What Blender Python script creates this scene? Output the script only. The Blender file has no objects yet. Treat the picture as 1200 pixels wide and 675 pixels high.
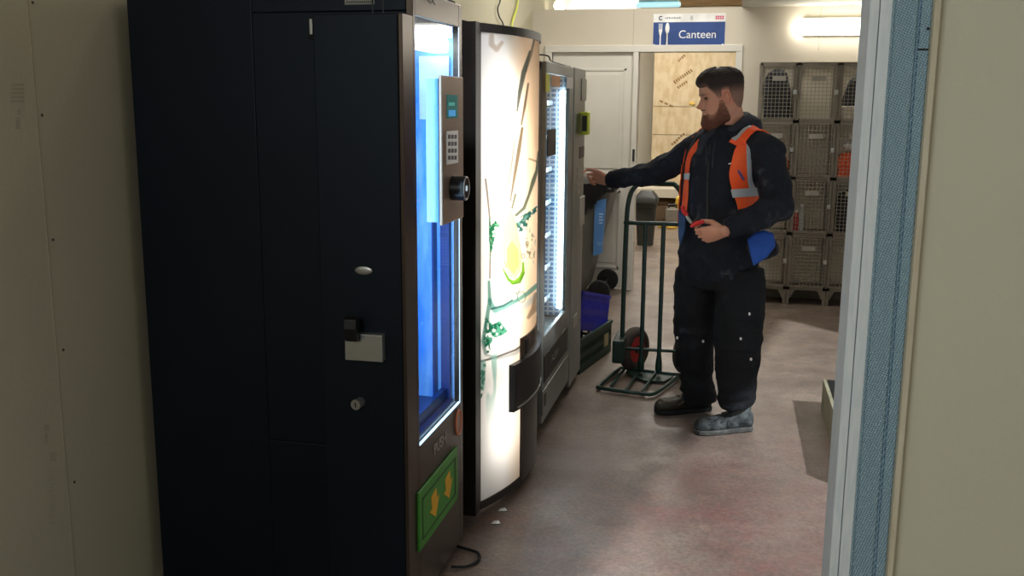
import bpy, bmesh, math, random
import numpy as np
from mathutils import Vector, Matrix, noise
from mathutils.bvhtree import BVHTree
random.seed(7)
S = bpy.context.scene
COL = S.collection

# ------------------------------------------------------------------ camera
CX, CY = 600.0, 337.5
VZ = (558.0 - CX, 6400.0 - CY); VY = (861.0 - CX, 124.0 - CY)
FPX = math.sqrt(-(VZ[0]*VY[0] + VZ[1]*VY[1]))
HC = 1.55
def _d(x, y): return Vector((x, -y, -FPX))
ay = _d(*VY).normalized(); az = -_d(*VZ).normalized(); ax = ay.cross(az)
RW = Matrix((ax, ay, az))                    # camera coordinates -> world
CAM = Vector((0, 0, HC))
cd = bpy.data.cameras.new('camera'); cam = bpy.data.objects.new('camera', cd); COL.objects.link(cam)
cam.matrix_world = Matrix.Translation(CAM) @ RW.to_4x4()
cd.sensor_width = 36; cd.lens = FPX / 1200 * 36; cd.clip_start = 0.02; cd.clip_end = 200
S.camera = cam
def ray(px, py): return RW @ _d(px - CX, py - CY)
def onz(px, py, z=0.0): v = ray(px, py); return CAM + v*((z-HC)/v.z)
def onx(px, py, X): v = ray(px, py); return CAM + v*(X/v.x)
def ony(px, py, Y): v = ray(px, py); return CAM + v*(Y/v.y)
def proj(P):
    c = RW.transposed() @ (Vector(P) - CAM)
    return CX + FPX*c.x/-c.z, CY - FPX*c.y/-c.z

# ------------------------------------------------------------------ world, lights, exposure
S.view_settings.view_transform = 'Standard'; S.view_settings.look = 'None'
S.view_settings.gamma = 1; S.view_settings.use_curve_mapping = False
S.view_settings.exposure = 0.0
w = bpy.data.worlds.new('world'); S.world = w; w.use_nodes = True
bg = w.node_tree.nodes['Background']; bg.inputs[0].default_value = (0.80, 0.90, 1.0, 1); bg.inputs[1].default_value = 0.45

def add_light(name, kind, loc, energy, color=(1,1,1), size=None, target=None, rot=None, angle=None, spread=None):
    l = bpy.data.lights.new(name, kind); l.energy = energy; l.color = color
    if kind == 'AREA':
        l.shape = 'RECTANGLE'; l.size, l.size_y = size
        if spread: l.spread = math.radians(spread)
    if angle: l.angle = math.radians(angle)
    o = bpy.data.objects.new(name, l); COL.objects.link(o); o.location = loc
    if target is not None:
        o.rotation_euler = (Vector(target) - Vector(loc)).to_track_quat('-Z', 'Y').to_euler()
    elif rot: o.rotation_euler = rot
    return o
# daylight through the opening in the right wall, travelling away to the left
add_light('daylight_sun', 'SUN', (6, -1, 4), 4.6, (0.90, 0.95, 1.0), target=(6-4.0, -1+4.0, 4-4.75), angle=1.6)
FILL_LAMPS = [(-0.1, 5.6, 2.95, 5), (0.7, 3.4, 2.95, 1.5), (-0.5, 7.1, 2.95, 30), (-0.2, 10.2, 3.15, 60), (-0.8, 13.0, 3.15, 60)]  # added lamps above the view, placed to brighten room and back wall
for i, (x, y, z, e) in enumerate(FILL_LAMPS):
    add_light('added_batten_lamp', 'AREA', (x, y, z-0.09), e, (1.0, 0.96, 0.90), (1.2, 0.25))
add_light('fill_behind_camera', 'AREA', (-1.0, -1.9, 2.45), 35, (0.93, 0.98, 1.0), (1.2, 0.4), target=(-0.5, 1.5, 1.3))  # added fill without a fitting, behind the camera, for the near surfaces

# ------------------------------------------------------------------ helpers
def lin(c):
    return tuple((v/255/12.92 if v/255 <= 0.04045 else ((v/255+0.055)/1.055)**2.4) for v in c)
def mat(name, rgb, rough=0.6, metal=0.0, rgb2=None, scale=6.0, detail=4.0, lo=0.4, hi=0.65, bump=0.0, bscale=None, emit=None, es=0, spec=0.5, coat=0.0, trans=0.0, stretch=None):
    m = bpy.data.materials.new(name); m.use_nodes = True
    nt = m.node_tree; p = nt.nodes['Principled BSDF']
    p.inputs['Base Color'].default_value = (*lin(rgb), 1); p.inputs['Roughness'].default_value = rough
    p.inputs['Metallic'].default_value = metal; p.inputs['Specular IOR Level'].default_value = spec
    p.inputs['Coat Weight'].default_value = coat
    p.inputs['Transmission Weight'].default_value = trans
    tc = nt.nodes.new('ShaderNodeTexCoord'); src = tc.outputs['Object']
    if stretch:
        mp = nt.nodes.new('ShaderNodeMapping'); mp.inputs['Scale'].default_value = stretch
        nt.links.new(src, mp.inputs['Vector']); src = mp.outputs['Vector']
    n = nt.nodes.new('ShaderNodeTexNoise'); n.inputs['Scale'].default_value = scale; n.inputs['Detail'].default_value = detail
    nt.links.new(src, n.inputs['Vector'])
    r = nt.nodes.new('ShaderNodeValToRGB')
    r.color_ramp.elements[0].position = lo; r.color_ramp.elements[1].position = hi
    r.color_ramp.elements[0].color = (*lin(rgb), 1)
    r.color_ramp.elements[1].color = (*lin(rgb2 or tuple(min(255, v*1.10+2) for v in rgb)), 1)
    nt.links.new(n.outputs['Fac'], r.inputs['Fac']); nt.links.new(r.outputs['Color'], p.inputs['Base Color'])
    if bump:
        nb = nt.nodes.new('ShaderNodeTexNoise'); nb.inputs['Scale'].default_value = bscale or scale*8; nb.inputs['Detail'].default_value = 3
        nt.links.new(src, nb.inputs['Vector'])
        b = nt.nodes.new('ShaderNodeBump'); b.inputs['Strength'].default_value = bump; b.inputs['Distance'].default_value = 0.01
        nt.links.new(nb.outputs['Fac'], b.inputs['Height']); nt.links.new(b.outputs['Normal'], p.inputs['Normal'])
    if emit:
        p.inputs['Emission Color'].default_value = (*lin(emit), 1); p.inputs['Emission Strength'].default_value = es
    return m
def glass(name, tint=(255, 255, 255), rough=0.0):
    m = bpy.data.materials.new(name); m.use_nodes = True; nt = m.node_tree
    for nn in list(nt.nodes): nt.nodes.remove(nn)
    out = nt.nodes.new('ShaderNodeOutputMaterial'); mx = nt.nodes.new('ShaderNodeMixShader')
    tr = nt.nodes.new('ShaderNodeBsdfTransparent'); gl = nt.nodes.new('ShaderNodeBsdfGlossy'); fr = nt.nodes.new('ShaderNodeFresnel')
    tr.inputs[0].default_value = (*lin(tint), 1); gl.inputs['Roughness'].default_value = rough; fr.inputs[0].default_value = 1.30
    ge = nt.nodes.new('ShaderNodeNewGeometry'); iv = nt.nodes.new('ShaderNodeMath'); iv.operation = 'SUBTRACT'; iv.inputs[0].default_value = 1; nt.links.new(ge.outputs['Backfacing'], iv.inputs[1]); mu = nt.nodes.new('ShaderNodeMath'); mu.operation = 'MULTIPLY'; nt.links.new(fr.outputs[0], mu.inputs[0]); nt.links.new(iv.outputs[0], mu.inputs[1])
    nt.links.new(mu.outputs[0], mx.inputs[0]); nt.links.new(tr.outputs[0], mx.inputs[1]); nt.links.new(gl.outputs[0], mx.inputs[2])
    nt.links.new(mx.outputs[0], out.inputs[0]); return m

class MB:
    def __init__(s): s.v = []; s.f = []
    def add(s, vs, fs):
        n = len(s.v); s.v += [Vector(p) for p in vs]; s.f += [tuple(i+n for i in f) for f in fs]; return s
    def box(s, x0, x1, y0, y1, z0, z1):
        vs = [(x, y, z) for x in (x0, x1) for y in (y0, y1) for z in (z0, z1)]
        return s.add(vs, [(0,1,3,2), (4,6,7,5), (0,4,5,1), (2,3,7,6), (0,2,6,4), (1,5,7,3)])
    def hexa(s, a, b):                      # two quads a, b (lists of four points)
        return s.add(list(a)+list(b), [(3,2,1,0), (4,5,6,7), (0,1,5,4), (1,2,6,5), (2,3,7,6), (3,0,4,7)])
    def prism(s, poly, off):                # polygon of world points, extruded by vector off
        n = len(poly); off = Vector(off)
        vs = [Vector(p) for p in poly] + [Vector(p)+off for p in poly]
        fs = [tuple(range(n))[::-1], tuple(range(n, 2*n))] + [(i, (i+1) % n, n+(i+1) % n, n+i) for i in range(n)]
        return s.add(vs, fs)
    def rings(s, rings, cap=True, closed=False):
        n = len(rings[0]); vs = [p for r in rings for p in r]; fs = []
        m = len(rings)
        for i in range(m if closed else m-1):
            for j in range(n):
                a = i*n+j; b = i*n+(j+1) % n; c = ((i+1) % m)*n+(j+1) % n; d = ((i+1) % m)*n+j
                fs.append((a, b, c, d))
        if cap and not closed:
            fs.append(tuple(range(n))[::-1]); fs.append(tuple((m-1)*n+j for j in range(n)))
        return s.add(vs, fs)
    def tube(s, pts, r, n=10, round_caps=False, closed=False):
        pts = [Vector(p) for p in pts]; m = len(pts)
        rr = [r]*m if isinstance(r, (int, float)) else list(r)
        if round_caps:
            d0 = (pts[0]-pts[1]).normalized(); d1 = (pts[-1]-pts[-2]).normalized()
            pre = []; post = []
            for a in (80, 55, 28):
                c, sn = math.cos(math.radians(a)), math.sin(math.radians(a))
                pre.append((pts[0]+d0*rr[0]*sn, rr[0]*c)); post.insert(0, (pts[-1]+d1*rr[-1]*sn, rr[-1]*c))
            pts = [p for p, _ in pre] + pts + [p for p, _ in post]; rr = [q for _, q in pre] + rr + [q for _, q in post]; m = len(pts)
        up = None; R = []
        for i in range(m):
            if closed: t = (pts[(i+1) % m]-pts[i-1])
            else: t = (pts[min(i+1, m-1)]-pts[max(i-1, 0)])
            t = t.normalized()
            if up is None:
                a = Vector((0,0,1)) if abs(t.z) < 0.9 else Vector((1,0,0)); u = t.cross(a).normalized()
            else:
                u = (up - t*up.dot(t)).normalized()
            up = u; v = t.cross(u)
            R.append([pts[i]+(u*math.cos(2*math.pi*k/n)+v*math.sin(2*math.pi*k/n))*rr[i] for k in range(n)])
        return s.rings(R, closed=closed)
    def cyl(s, a, b, r, n=20, r2=None): return s.tube([a, b], [r, r2 if r2 is not None else r], n)
    def ell(s, c, rx, ry, rz, n=14, axes=None):
        c = Vector(c); A = axes or (Vector((1,0,0)), Vector((0,1,0)), Vector((0,0,1))); R = []
        for i in range(1, n):
            ph = math.pi*i/n
            R.append([c + A[0]*rx*math.sin(ph)*math.cos(t) + A[1]*ry*math.sin(ph)*math.sin(t) - A[2]*rz*math.cos(ph) for t in [2*math.pi*k/(n+4) for k in range(n+4)]])
        return s.rings(R)
    def build(s, name, m, parent=None, bevel=0.0, smooth=None, origin=None, kind=None, label=None):
        org = Vector(origin) if origin is not None else (world_loc(parent) if parent else Vector((0,0,0)))
        me = bpy.data.meshes.new(name); me.from_pydata([tuple(v-org) for v in s.v], [], s.f)
        bm = bmesh.new(); bm.from_mesh(me); bmesh.ops.recalc_face_normals(bm, faces=bm.faces); bm.to_mesh(me); bm.free()
        o = bpy.data.objects.new(name, me); COL.objects.link(o); me.materials.append(m)
        if parent: o.parent = parent
        if origin is not None: o.location = org - (world_loc(parent) if parent else Vector((0,0,0)))
        if smooth is not None and smooth is not False:
            me.polygons.foreach_set('use_smooth', [True]*len(me.polygons))
            if smooth is not True: me.set_sharp_from_angle(angle=math.radians(smooth))
        if bevel:
            b = o.modifiers.new('bevel', 'BEVEL'); b.width = bevel; b.segments = 2; b.limit_method = 'ANGLE'
        if kind: o['kind'] = kind
        if label: o['label'] = label
        return o
WL = {}
def world_loc(o):
    v = Vector((0,0,0))
    while o: v += Vector(o.location); o = o.parent
    return v
def thing(name, label, cat, loc, group=None):
    o = bpy.data.objects.new(name, None); COL.objects.link(o); o.location = loc; o.empty_display_size = 0.1
    o['label'] = label; o['category'] = cat
    if group: o['group'] = group
    return o
def tag(o, label, cat, group=None):
    o['label'] = label; o['category'] = cat
    if group: o['group'] = group
    return o
def text(name, body, size, m, parent, loc, xdir, updir, depth=0.0008, sx=1.0):
    c = bpy.data.curves.new(name, 'FONT'); c.body = body; c.size = size; c.extrude = depth; c.align_x = 'CENTER'; c.align_y = 'CENTER'
    t = bpy.data.objects.new(name, c); COL.objects.link(t)
    bpy.context.view_layer.update()
    me = bpy.data.meshes.new_from_object(t.evaluated_get(bpy.context.evaluated_depsgraph_get()))
    bpy.data.objects.remove(t)
    X = Vector(xdir).normalized(); U = Vector(updir).normalized(); N = X.cross(U)
    org = world_loc(parent)
    for v in me.vertices: v.co = Vector(loc) + X*v.co.x*sx + U*v.co.y + N*v.co.z - org
    me.materials.clear(); me.materials.append(m)
    o = bpy.data.objects.new(name, me); COL.objects.link(o); o.parent = parent
    return o
def copy_tree(o, parent=None):
    c = o.copy(); COL.objects.link(c); c.parent = parent
    for ch in list(o.children): copy_tree(ch, c)
    return c

# ------------------------------------------------------------------ materials
M = {}
def plasterboard(name, c1, c2):
    m = mat(name, c1, 0.85, rgb2=c2, scale=1.3, detail=5, lo=0.35, hi=0.7, bump=0.08, bscale=90); return m
M['board_left'] = plasterboard('plasterboard_left', (192,185,158), (198,191,164))
M['board_right'] = plasterboard('plasterboard_right', (212,209,186), (218,215,192))
M['wall_cream'] = plasterboard('painted_wall', (205,196,178), (213,205,188))
M['paint_white'] = mat('white_paint', (216,212,200), 0.45, rgb2=(222,218,208), scale=3)
M['black'] = mat('black_metal', (20,28,37), 0.46, 0.65, rgb2=(23,32,42), scale=2.2, bump=0.02, bscale=300, spec=0.5)
M['black2'] = mat('black_plastic', (16,17,18), 0.35)
M['rubber'] = mat('rubber', (22,22,23), 0.8, bump=0.1, bscale=60)
M['bronze'] = mat('bronze_frame', (84,73,65), 0.30, 0.8, rgb2=(90,79,70), scale=3)
M['bronze_lit'] = mat('brushed_bronze_lit', (150,130,114), 0.38, 0.6, rgb2=(158,138,122), scale=3)  # lighter copy of the frame bronze, its lit look put into the colour
M['silver'] = mat('satin_silver', (176,176,170), 0.38, 0.9)
M['steel'] = mat('grey_painted_steel', (138,140,135), 0.42, 0.55, rgb2=(150,152,146), scale=5)
M['steel_dark'] = mat('dark_steel', (52,52,50), 0.45, 0.4)
M['green_paint'] = mat('dark_green_enamel', (16,52,44), 0.38, rgb2=(28,66,56), scale=14, lo=0.5, hi=0.75)
M['blue_crate'] = mat('blue_crate_plastic', (40,42,178), 0.5, rgb2=(60,62,200), scale=20)
M['green_crate'] = mat('green_crate_plastic', (16,52,42), 0.5, rgb2=(24,66,54), scale=20)
M['grey_bin'] = mat('grey_bin_plastic', (112,112,106), 0.5, rgb2=(124,124,118), scale=7)
M['wood_pale'] = mat('pale_timber', (222,214,190), 0.7, rgb2=(206,194,166), scale=5, stretch=(14,14,1.2), bump=0.1)
M['galv'] = mat('galvanised_steel', (124,152,168), 0.46, 0.35, rgb2=(140,166,180), scale=30)
M['board_edge'] = mat('blue_white_board_edge', (236,243,246), 0.7, rgb2=(224,235,240), scale=20, stretch=(8,8,1))
M['wire'] = mat('locker_wire', (146,140,126), 0.5, 0.5)
M['locker'] = mat('locker_frame_metal', (128,120,106), 0.5, 0.4, rgb2=(140,132,118), scale=6)
M['label_plate'] = mat('label_plate', (146,142,130), 0.5)
M['blue_sign'] = mat('blue_sign', (34,66,128), 0.4)
M['white'] = mat('white_plastic', (232,232,228), 0.4)
M['green_tray'] = mat('green_flap', (58,132,42), 0.45, rgb2=(66,142,50), scale=8)
M['green_dark'] = mat('dark_green_line', (24,70,20), 0.5)
M['yellow'] = mat('yellow_arrow', (226,168,34), 0.5)
M['orange_sticker'] = mat('orange_sticker', (196,110,74), 0.5)
M['lime'] = mat('lime_plastic', (178,196,44), 0.4)
M['teal_screen'] = mat('teal_screen', (20,90,90), 0.3, emit=(30,140,130), es=0.7)
M['hivis'] = mat('orange_hivis', (255,86,28), 0.65, rgb2=(255,104,44), scale=10, bump=0.25, bscale=40)
M['reflective'] = mat('reflective_tape', (176,182,188), 0.45, 0.1)
M['blue_cloth'] = mat('blue_cloth', (28,76,164), 0.8, rgb2=(36,88,180), scale=8, bump=0.3, bscale=25)
M['red'] = mat('red_plastic', (190,30,34), 0.4)
M['skin'] = None
M['tube_light'] = mat('fluorescent_tube', (255,255,255), 0.5, emit=(255,250,238), es=14)
M['lamp_white'] = mat('lamp_diffuser', (255,255,255), 0.5, emit=(255,248,232), es=4)
M['led_white'] = mat('cool_led_strip', (255,255,255), 0.5, emit=(225,240,255), es=9)
M['edge_glow'] = mat('window_edge_glow', (200,225,255), 0.5, emit=(190,225,255), es=1.6)  # emission paints the bright glass edge of the window; no lamp there
M['glass'] = glass('clear_glass', (240, 248, 250))
M['dark_cloth'] = mat('dark_cloth', (30,32,38), 0.9, rgb2=(44,46,54), scale=12, bump=0.4, bscale=30)

# floor: worn pinkish screed
def floor_mat():
    m = bpy.data.materials.new('worn_painted_screed'); m.use_nodes = True; nt = m.node_tree; p = nt.nodes['Principled BSDF']
    p.inputs['Roughness'].default_value = 0.55
    tc = nt.nodes.new('ShaderNodeTexCoord')
    def nz(sc, det, rough=0.6):
        n = nt.nodes.new('ShaderNodeTexNoise'); n.inputs['Scale'].default_value = sc; n.inputs['Detail'].default_value = det; n.inputs['Roughness'].default_value = rough
        nt.links.new(tc.outputs['Object'], n.inputs['Vector']); return n
    def ramp(src, a, b, ca=None, cb=None):
        r = nt.nodes.new('ShaderNodeValToRGB'); r.color_ramp.elements[0].position = a; r.color_ramp.elements[1].position = b
        if ca: r.color_ramp.elements[0].color = (*lin(ca), 1); r.color_ramp.elements[1].color = (*lin(cb), 1)
        nt.links.new(src, r.inputs['Fac']); return r
    base = ramp(nz(2.2, 8).outputs['Fac'], 0.32, 0.68, (128,112,98), (172,154,138))
    # red paint worn patch: distance field around (0.45, 3.1)
    sep = nt.nodes.new('ShaderNodeSeparateXYZ'); nt.links.new(tc.outputs['Object'], sep.inputs[0])
    vm = nt.nodes.new('ShaderNodeVectorMath'); vm.operation = 'DISTANCE'; vm.inputs[1].default_value = (0.30, 3.2, 0)
    nt.links.new(tc.outputs['Object'], vm.inputs[0])
    mr = nt.nodes.new('ShaderNodeMapRange'); mr.inputs[1].default_value = 0.3; mr.inputs[2].default_value = 2.0; mr.inputs[3].default_value = 1.0; mr.inputs[4].default_value = 0.12
    nt.links.new(vm.outputs['Value'], mr.inputs[0])
    n2 = ramp(nz(2.6, 14, 0.78).outputs['Fac'], 0.34, 0.66)
    mu = nt.nodes.new('ShaderNodeMath'); mu.operation = 'MULTIPLY'; nt.links.new(mr.outputs[0], mu.inputs[0]); nt.links.new(n2.outputs['Color'], mu.inputs[1])
    mx = nt.nodes.new('ShaderNodeMix'); mx.data_type = 'RGBA'; nt.links.new(mu.outputs[0], mx.inputs['Factor']); nt.links.new(base.outputs['Color'], mx.inputs['A']); mx.inputs['B'].default_value = (*lin((140,90,86)), 1)
    n3 = ramp(nz(14, 10, 0.7).outputs['Fac'], 0.42, 0.7)
    mu2 = nt.nodes.new('ShaderNodeMath'); mu2.operation = 'MULTIPLY'; mu2.inputs[1].default_value = 0.55; nt.links.new(n3.outputs['Color'], mu2.inputs[0])
    mx2 = nt.nodes.new('ShaderNodeMix'); mx2.data_type = 'RGBA'; nt.links.new(mu2.outputs[0], mx2.inputs['Factor']); nt.links.new(mx.outputs['Result'], mx2.inputs['A']); mx2.inputs['B'].default_value = (*lin((108,104,102)), 1)
    gr = ramp(nz(55, 6, 0.8).outputs['Fac'], 0.30, 0.72, (168,168,168), (255,255,255))
    mg = nt.nodes.new('ShaderNodeMix'); mg.data_type = 'RGBA'; mg.blend_type = 'MULTIPLY'; mg.inputs['Factor'].default_value = 1
    nt.links.new(mx2.outputs['Result'], mg.inputs['A']); nt.links.new(gr.outputs['Color'], mg.inputs['B'])
    sc_ = nt.nodes.new('ShaderNodeTexNoise'); sc_.inputs['Scale'].default_value = 9; sc_.inputs['Detail'].default_value = 10; sc_.inputs['Roughness'].default_value = .85; sc_.inputs['Distortion'].default_value = 2.5
    nt.links.new(tc.outputs['Object'], sc_.inputs['Vector']); scr = ramp(sc_.outputs['Fac'], .60, .74)
    ms_ = nt.nodes.new('ShaderNodeMath'); ms_.operation = 'MULTIPLY'; ms_.inputs[1].default_value = .45; nt.links.new(scr.outputs['Color'], ms_.inputs[0])
    mw = nt.nodes.new('ShaderNodeMix'); mw.data_type = 'RGBA'; nt.links.new(ms_.outputs[0], mw.inputs['Factor']); nt.links.new(mg.outputs['Result'], mw.inputs['A']); mw.inputs['B'].default_value = (*lin((196,184,176)), 1)
    nt.links.new(mw.outputs['Result'], p.inputs['Base Color'])
    b = nt.nodes.new('ShaderNodeBump'); b.inputs['Strength'].default_value = 0.12; b.inputs['Distance'].default_value = 0.01
    nt.links.new(nz(30, 6).outputs['Fac'], b.inputs['Height']); nt.links.new(b.outputs['Normal'], p.inputs['Normal'])
    rr = ramp(nz(5, 6).outputs['Fac'], 0.3, 0.7, (150,150,150), (195,195,195)); nt.links.new(rr.outputs['Color'], p.inputs['Roughness'])
    return m
def osb_mat():
    m = mat('osb_board', (206,188,156), 0.8, rgb2=(190,168,130), scale=5, detail=6, lo=0.42, hi=0.62, stretch=(2.2,1,1.0), bump=0.1)
    return m

# ------------------------------------------------------------------ the setting
YB = 8.2                                     # canteen partition
def struct(name, mb, m, **k): return mb.build(name, m, kind='structure', **k)
struct('floor', MB().box(-2.3, 5.2, -3, 16.2, -0.1, 0), floor_mat())
# left wall, very slightly out of parallel; taped joints and screw heads are on it
def wl(y): return -1.83 + 0.022*(y-1.0)
struct('wall_left', MB().hexa([(wl(-3)-.1,-3,0),(wl(-3),-3,0),(wl(16.2),16.2,0),(wl(16.2)-.1,16.2,0)], [(wl(-3)-.1,-3,3.3),(wl(-3),-3,3.3),(wl(16.2),16.2,3.3),(wl(16.2)-.1,16.2,3.3)]), M['board_left'])
mj = mat('joint_line', (162,155,131), 0.9)  # taped joints, a little darker than the left board
ms = mat('screw_head', (66,60,48), 0.6)
# joint: vertical line in the left wall
def on_left(px, py):
    v = ray(px, py); t = (-1.83-0.022)/(v.x-0.022*v.y); return CAM+v*t
J = on_left(60, 337)
struct('trim_1', MB().box(J.x-0.002, J.x+0.0012, J.y-0.0012, J.y+0.0012, 0, 3.0), mj)
for p in [(38,3),(49,135),(62,281),(74,410),(87,565)]:
    q = on_left(*p); q.x = wl(q.y)
    struct('screw_head', MB().cyl(q-Vector((.004,0,0)), q+Vector((.0015,0,0)), .0042, 10), ms)
# faint printed marks on the left board
mk = mat('faint_board_print', (167,160,136), 0.9)
mb = MB()
for (x0,y0,x1,y1) in [(12,98,28,122),(20,128,24,134),(18,138,23,152),(51,498,58,505),(52,508,56,520),(58,530,66,541)]:
    a = on_left(x0,y0); b = on_left(x1,y0); c = on_left(x1,y1); d = on_left(x0,y1)
    n = 5
    for i in range(n):
        f0 = i/n; f1 = (i+.55)/n
        mb.prism([a.lerp(d,f0), b.lerp(c,f0), b.lerp(c,f1), a.lerp(d,f1)], (.0008,0,0))
random.seed(3)
yy = 547
while yy < 612:                              # a run of scrawled marks down the board
    pts = [on_left(60+4*math.sin(t*2.1+yy)+random.uniform(-1,1), yy+t*2) for t in range(5)]
    mb.tube([p+Vector((.0004,0,0)) for p in pts], .0007, 5); yy += 9
struct('board_print', mb, mk)
# canteen partition at YB with a double door opening
dl = ony(655,80,YB).x - 0.06; dm = ony(747,66,YB).x; dr = ony(862,66,YB).x
ztop = 1.975; zp = ony(700,10.5,YB).z
ldl = -1.50
struct('wall_back', MB().box(-1.9, ldl, YB, YB+.12, 0, zp).box(ldl, dr+.0, YB, YB+.12, ztop+.03, zp).box(dr, 5.2, YB, YB+.12, 0, zp).box(0.02, 5.2, YB+.001, YB+.12, zp, 3.3), M['wall_cream'])
# taped joint lines over the lockers and beside the sign
mbj = MB()
for px in (960, 640+1020/5/1.0 if False else 742):
    a = ony(px, 45, YB); mbj.box(a.x-.002, a.x+.002, YB-.002, YB, 1.98, zp-.01)
struct('trim_2', mbj, mj)
cl_ = MB()
for (ya_,yb_,zz) in ((-3,2.2,2.62),(2.2,16.2,3.3)):
    rr2 = lambda y: 1.38+.2*(y-1.02)+.15
    cl_.hexa([(-2.3,ya_,zz),(rr2(ya_),ya_,zz),(rr2(yb_),yb_,zz),(-2.3,yb_,zz)],[(-2.3,ya_,zz+.1),(rr2(ya_),ya_,zz+.1),(rr2(yb_),yb_,zz+.1),(-2.3,yb_,zz+.1)])
struct('ceiling', cl_, M['wall_cream'])
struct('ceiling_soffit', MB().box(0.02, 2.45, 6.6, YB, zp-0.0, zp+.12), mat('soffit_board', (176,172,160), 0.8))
# unseen right wall; slant and tall opening shaped to edge the daylight patch
def xr0(y): return 1.38+.2*(y-1.02)
def wseg(mb, y0_, y1_, z0_, z1_): return mb.hexa([(xr0(y0_),y0_,z0_),(xr0(y0_)+.15,y0_,z0_),(xr0(y1_)+.15,y1_,z0_),(xr0(y1_),y1_,z0_)],[(xr0(y0_),y0_,z1_),(xr0(y0_)+.15,y0_,z1_),(xr0(y1_)+.15,y1_,z1_),(xr0(y1_),y1_,z1_)])
wr_ = MB(); wseg(wr_, -3, 1.0, 0, 3.3); wseg(wr_, 5.47, 14.9, 0, 3.3); wseg(wr_, 1.0, 5.47, 2.32, 3.3)
struct('wall_right', wr_, M['wall_cream'])
struct('wall_behind', MB().box(-2.3, 5.2, -3.1, -3, 0, 3.3), M['board_left'])
struct('wall_far', MB().box(-2.3, 5.2, 15.0, 15.1, 0, 3.3), M['wall_cream'])
# door lining
yl = YB-.015
fr = MB()
for a, b in ((ldl-.06, ldl), (dm-.03, dm+.012), (dr, dr+.055)): fr.box(a, b, yl-.008, YB+.13, 0, ztop)
fr.box(ldl-.06, dr+.055, yl-.01, YB+.13, ztop-.0, ztop+.055)
struct('door_frame', fr, M['paint_white'], bevel=.004)
# ---- near partition on the right, whose end shows board edge, stud, timber
YN = 1.5
def X15(px, py=337): return ony(px, py, YN).x
xe = [X15(995.5), X15(1007), X15(1021), X15(1050), X15(1054), X15(1066), X15(1073.5)]
XW = 0.80
struct('wall_right_end', MB().box(xe[6]-.004, XW, YN+.012, YN+.10, 0, 2.62), M['board_right'])
struct('trim_3', MB().box(xe[0], xe[1]-.0008, YN-.002, YN+.10, 0, 2.62).box(xe[1]+.0006, xe[2], YN, YN+.10, 0, 2.62), M['board_edge'], bevel=.001)
struct('trim_4', MB().box(xe[5], xe[6], YN-.012, YN+.10, 0, 2.62), M['wood_pale'], bevel=.0015)
# knurled galvanised stud: small dimples by bump, their hollows also darker in colour
def knurl():
    m = bpy.data.materials.new('knurled_galvanised'); m.use_nodes = True; nt = m.node_tree; p = nt.nodes['Principled BSDF']
    p.inputs['Base Color'].default_value = (*lin((118,148,166)), 1); p.inputs['Metallic'].default_value = 0.3; p.inputs['Roughness'].default_value = 0.48
    tc = nt.nodes.new('ShaderNodeTexCoord'); mp = nt.nodes.new('ShaderNodeMapping'); mp.inputs['Rotation'].default_value = (0, math.radians(0), 0)
    nt.links.new(tc.outputs['Object'], mp.inputs[0])
    sep = nt.nodes.new('ShaderNodeSeparateXYZ'); nt.links.new(mp.outputs[0], sep.inputs[0])
    def mth(op, a, b=None):
        n = nt.nodes.new('ShaderNodeMath'); n.operation = op
        for i, v in enumerate((a, b)):
            if v is None: continue
            if isinstance(v, (int, float)): n.inputs[i].default_value = v
            else: nt.links.new(v, n.inputs[i])
        return n.outputs[0]
    k = 2*math.pi
    u = mth('ADD', mth('MULTIPLY', sep.outputs[0], k/0.0052), mth('MULTIPLY', sep.outputs[2], k/0.011))
    v = mth('SUBTRACT', mth('MULTIPLY', sep.outputs[2], k/0.0056), mth('MULTIPLY', sep.outputs[0], k/0.016))
    h = mth('MULTIPLY', mth('SINE', u), mth('SINE', v))
    r = nt.nodes.new('ShaderNodeValToRGB'); r.color_ramp.elements[0].position = .25; r.color_ramp.elements[1].position = .85
    r.color_ramp.elements[0].color = (*lin((132,166,186)), 1); r.color_ramp.elements[1].color = (*lin((184,212,226)), 1)
    nt.links.new(mth('ADD', mth('MULTIPLY', h, .5), .5), r.inputs[0]); nt.links.new(r.outputs[0], p.inputs['Base Color'])
    b = nt.nodes.new('ShaderNodeBump'); b.inputs['Strength'].default_value = 0.8; b.inputs['Distance'].default_value = 0.0008
    nt.links.new(h, b.inputs['Height']); nt.links.new(b.outputs['Normal'], p.inputs['Normal']); return m
kn = knurl()
struct('metal_stud', MB().box(xe[2]+.0005, xe[3], YN+.004, YN+.08, 0, 2.62).box(xe[3], xe[4], YN+.009, YN+.08, 0, 2.62).box(xe[4], xe[5]-.0005, YN+.004, YN+.08, 0, 2.62).tube([(xe[2]+.002, YN+.004, z) for z in (0, 2.62)], .003, 8), kn, bevel=.001)
mbp = MB()
for (x0,y0,x1,y1) in [(1076,57,1088,59),(1086,32,1089,35)]:
    a = ony(x0,y0,YN+.0035); b = ony(x1,y1,YN+.0035); mbp.box(a.x, b.x, YN+.0028, YN+.0042, b.z, a.z)
struct('pen_mark', mbp, M['black2'])

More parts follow.
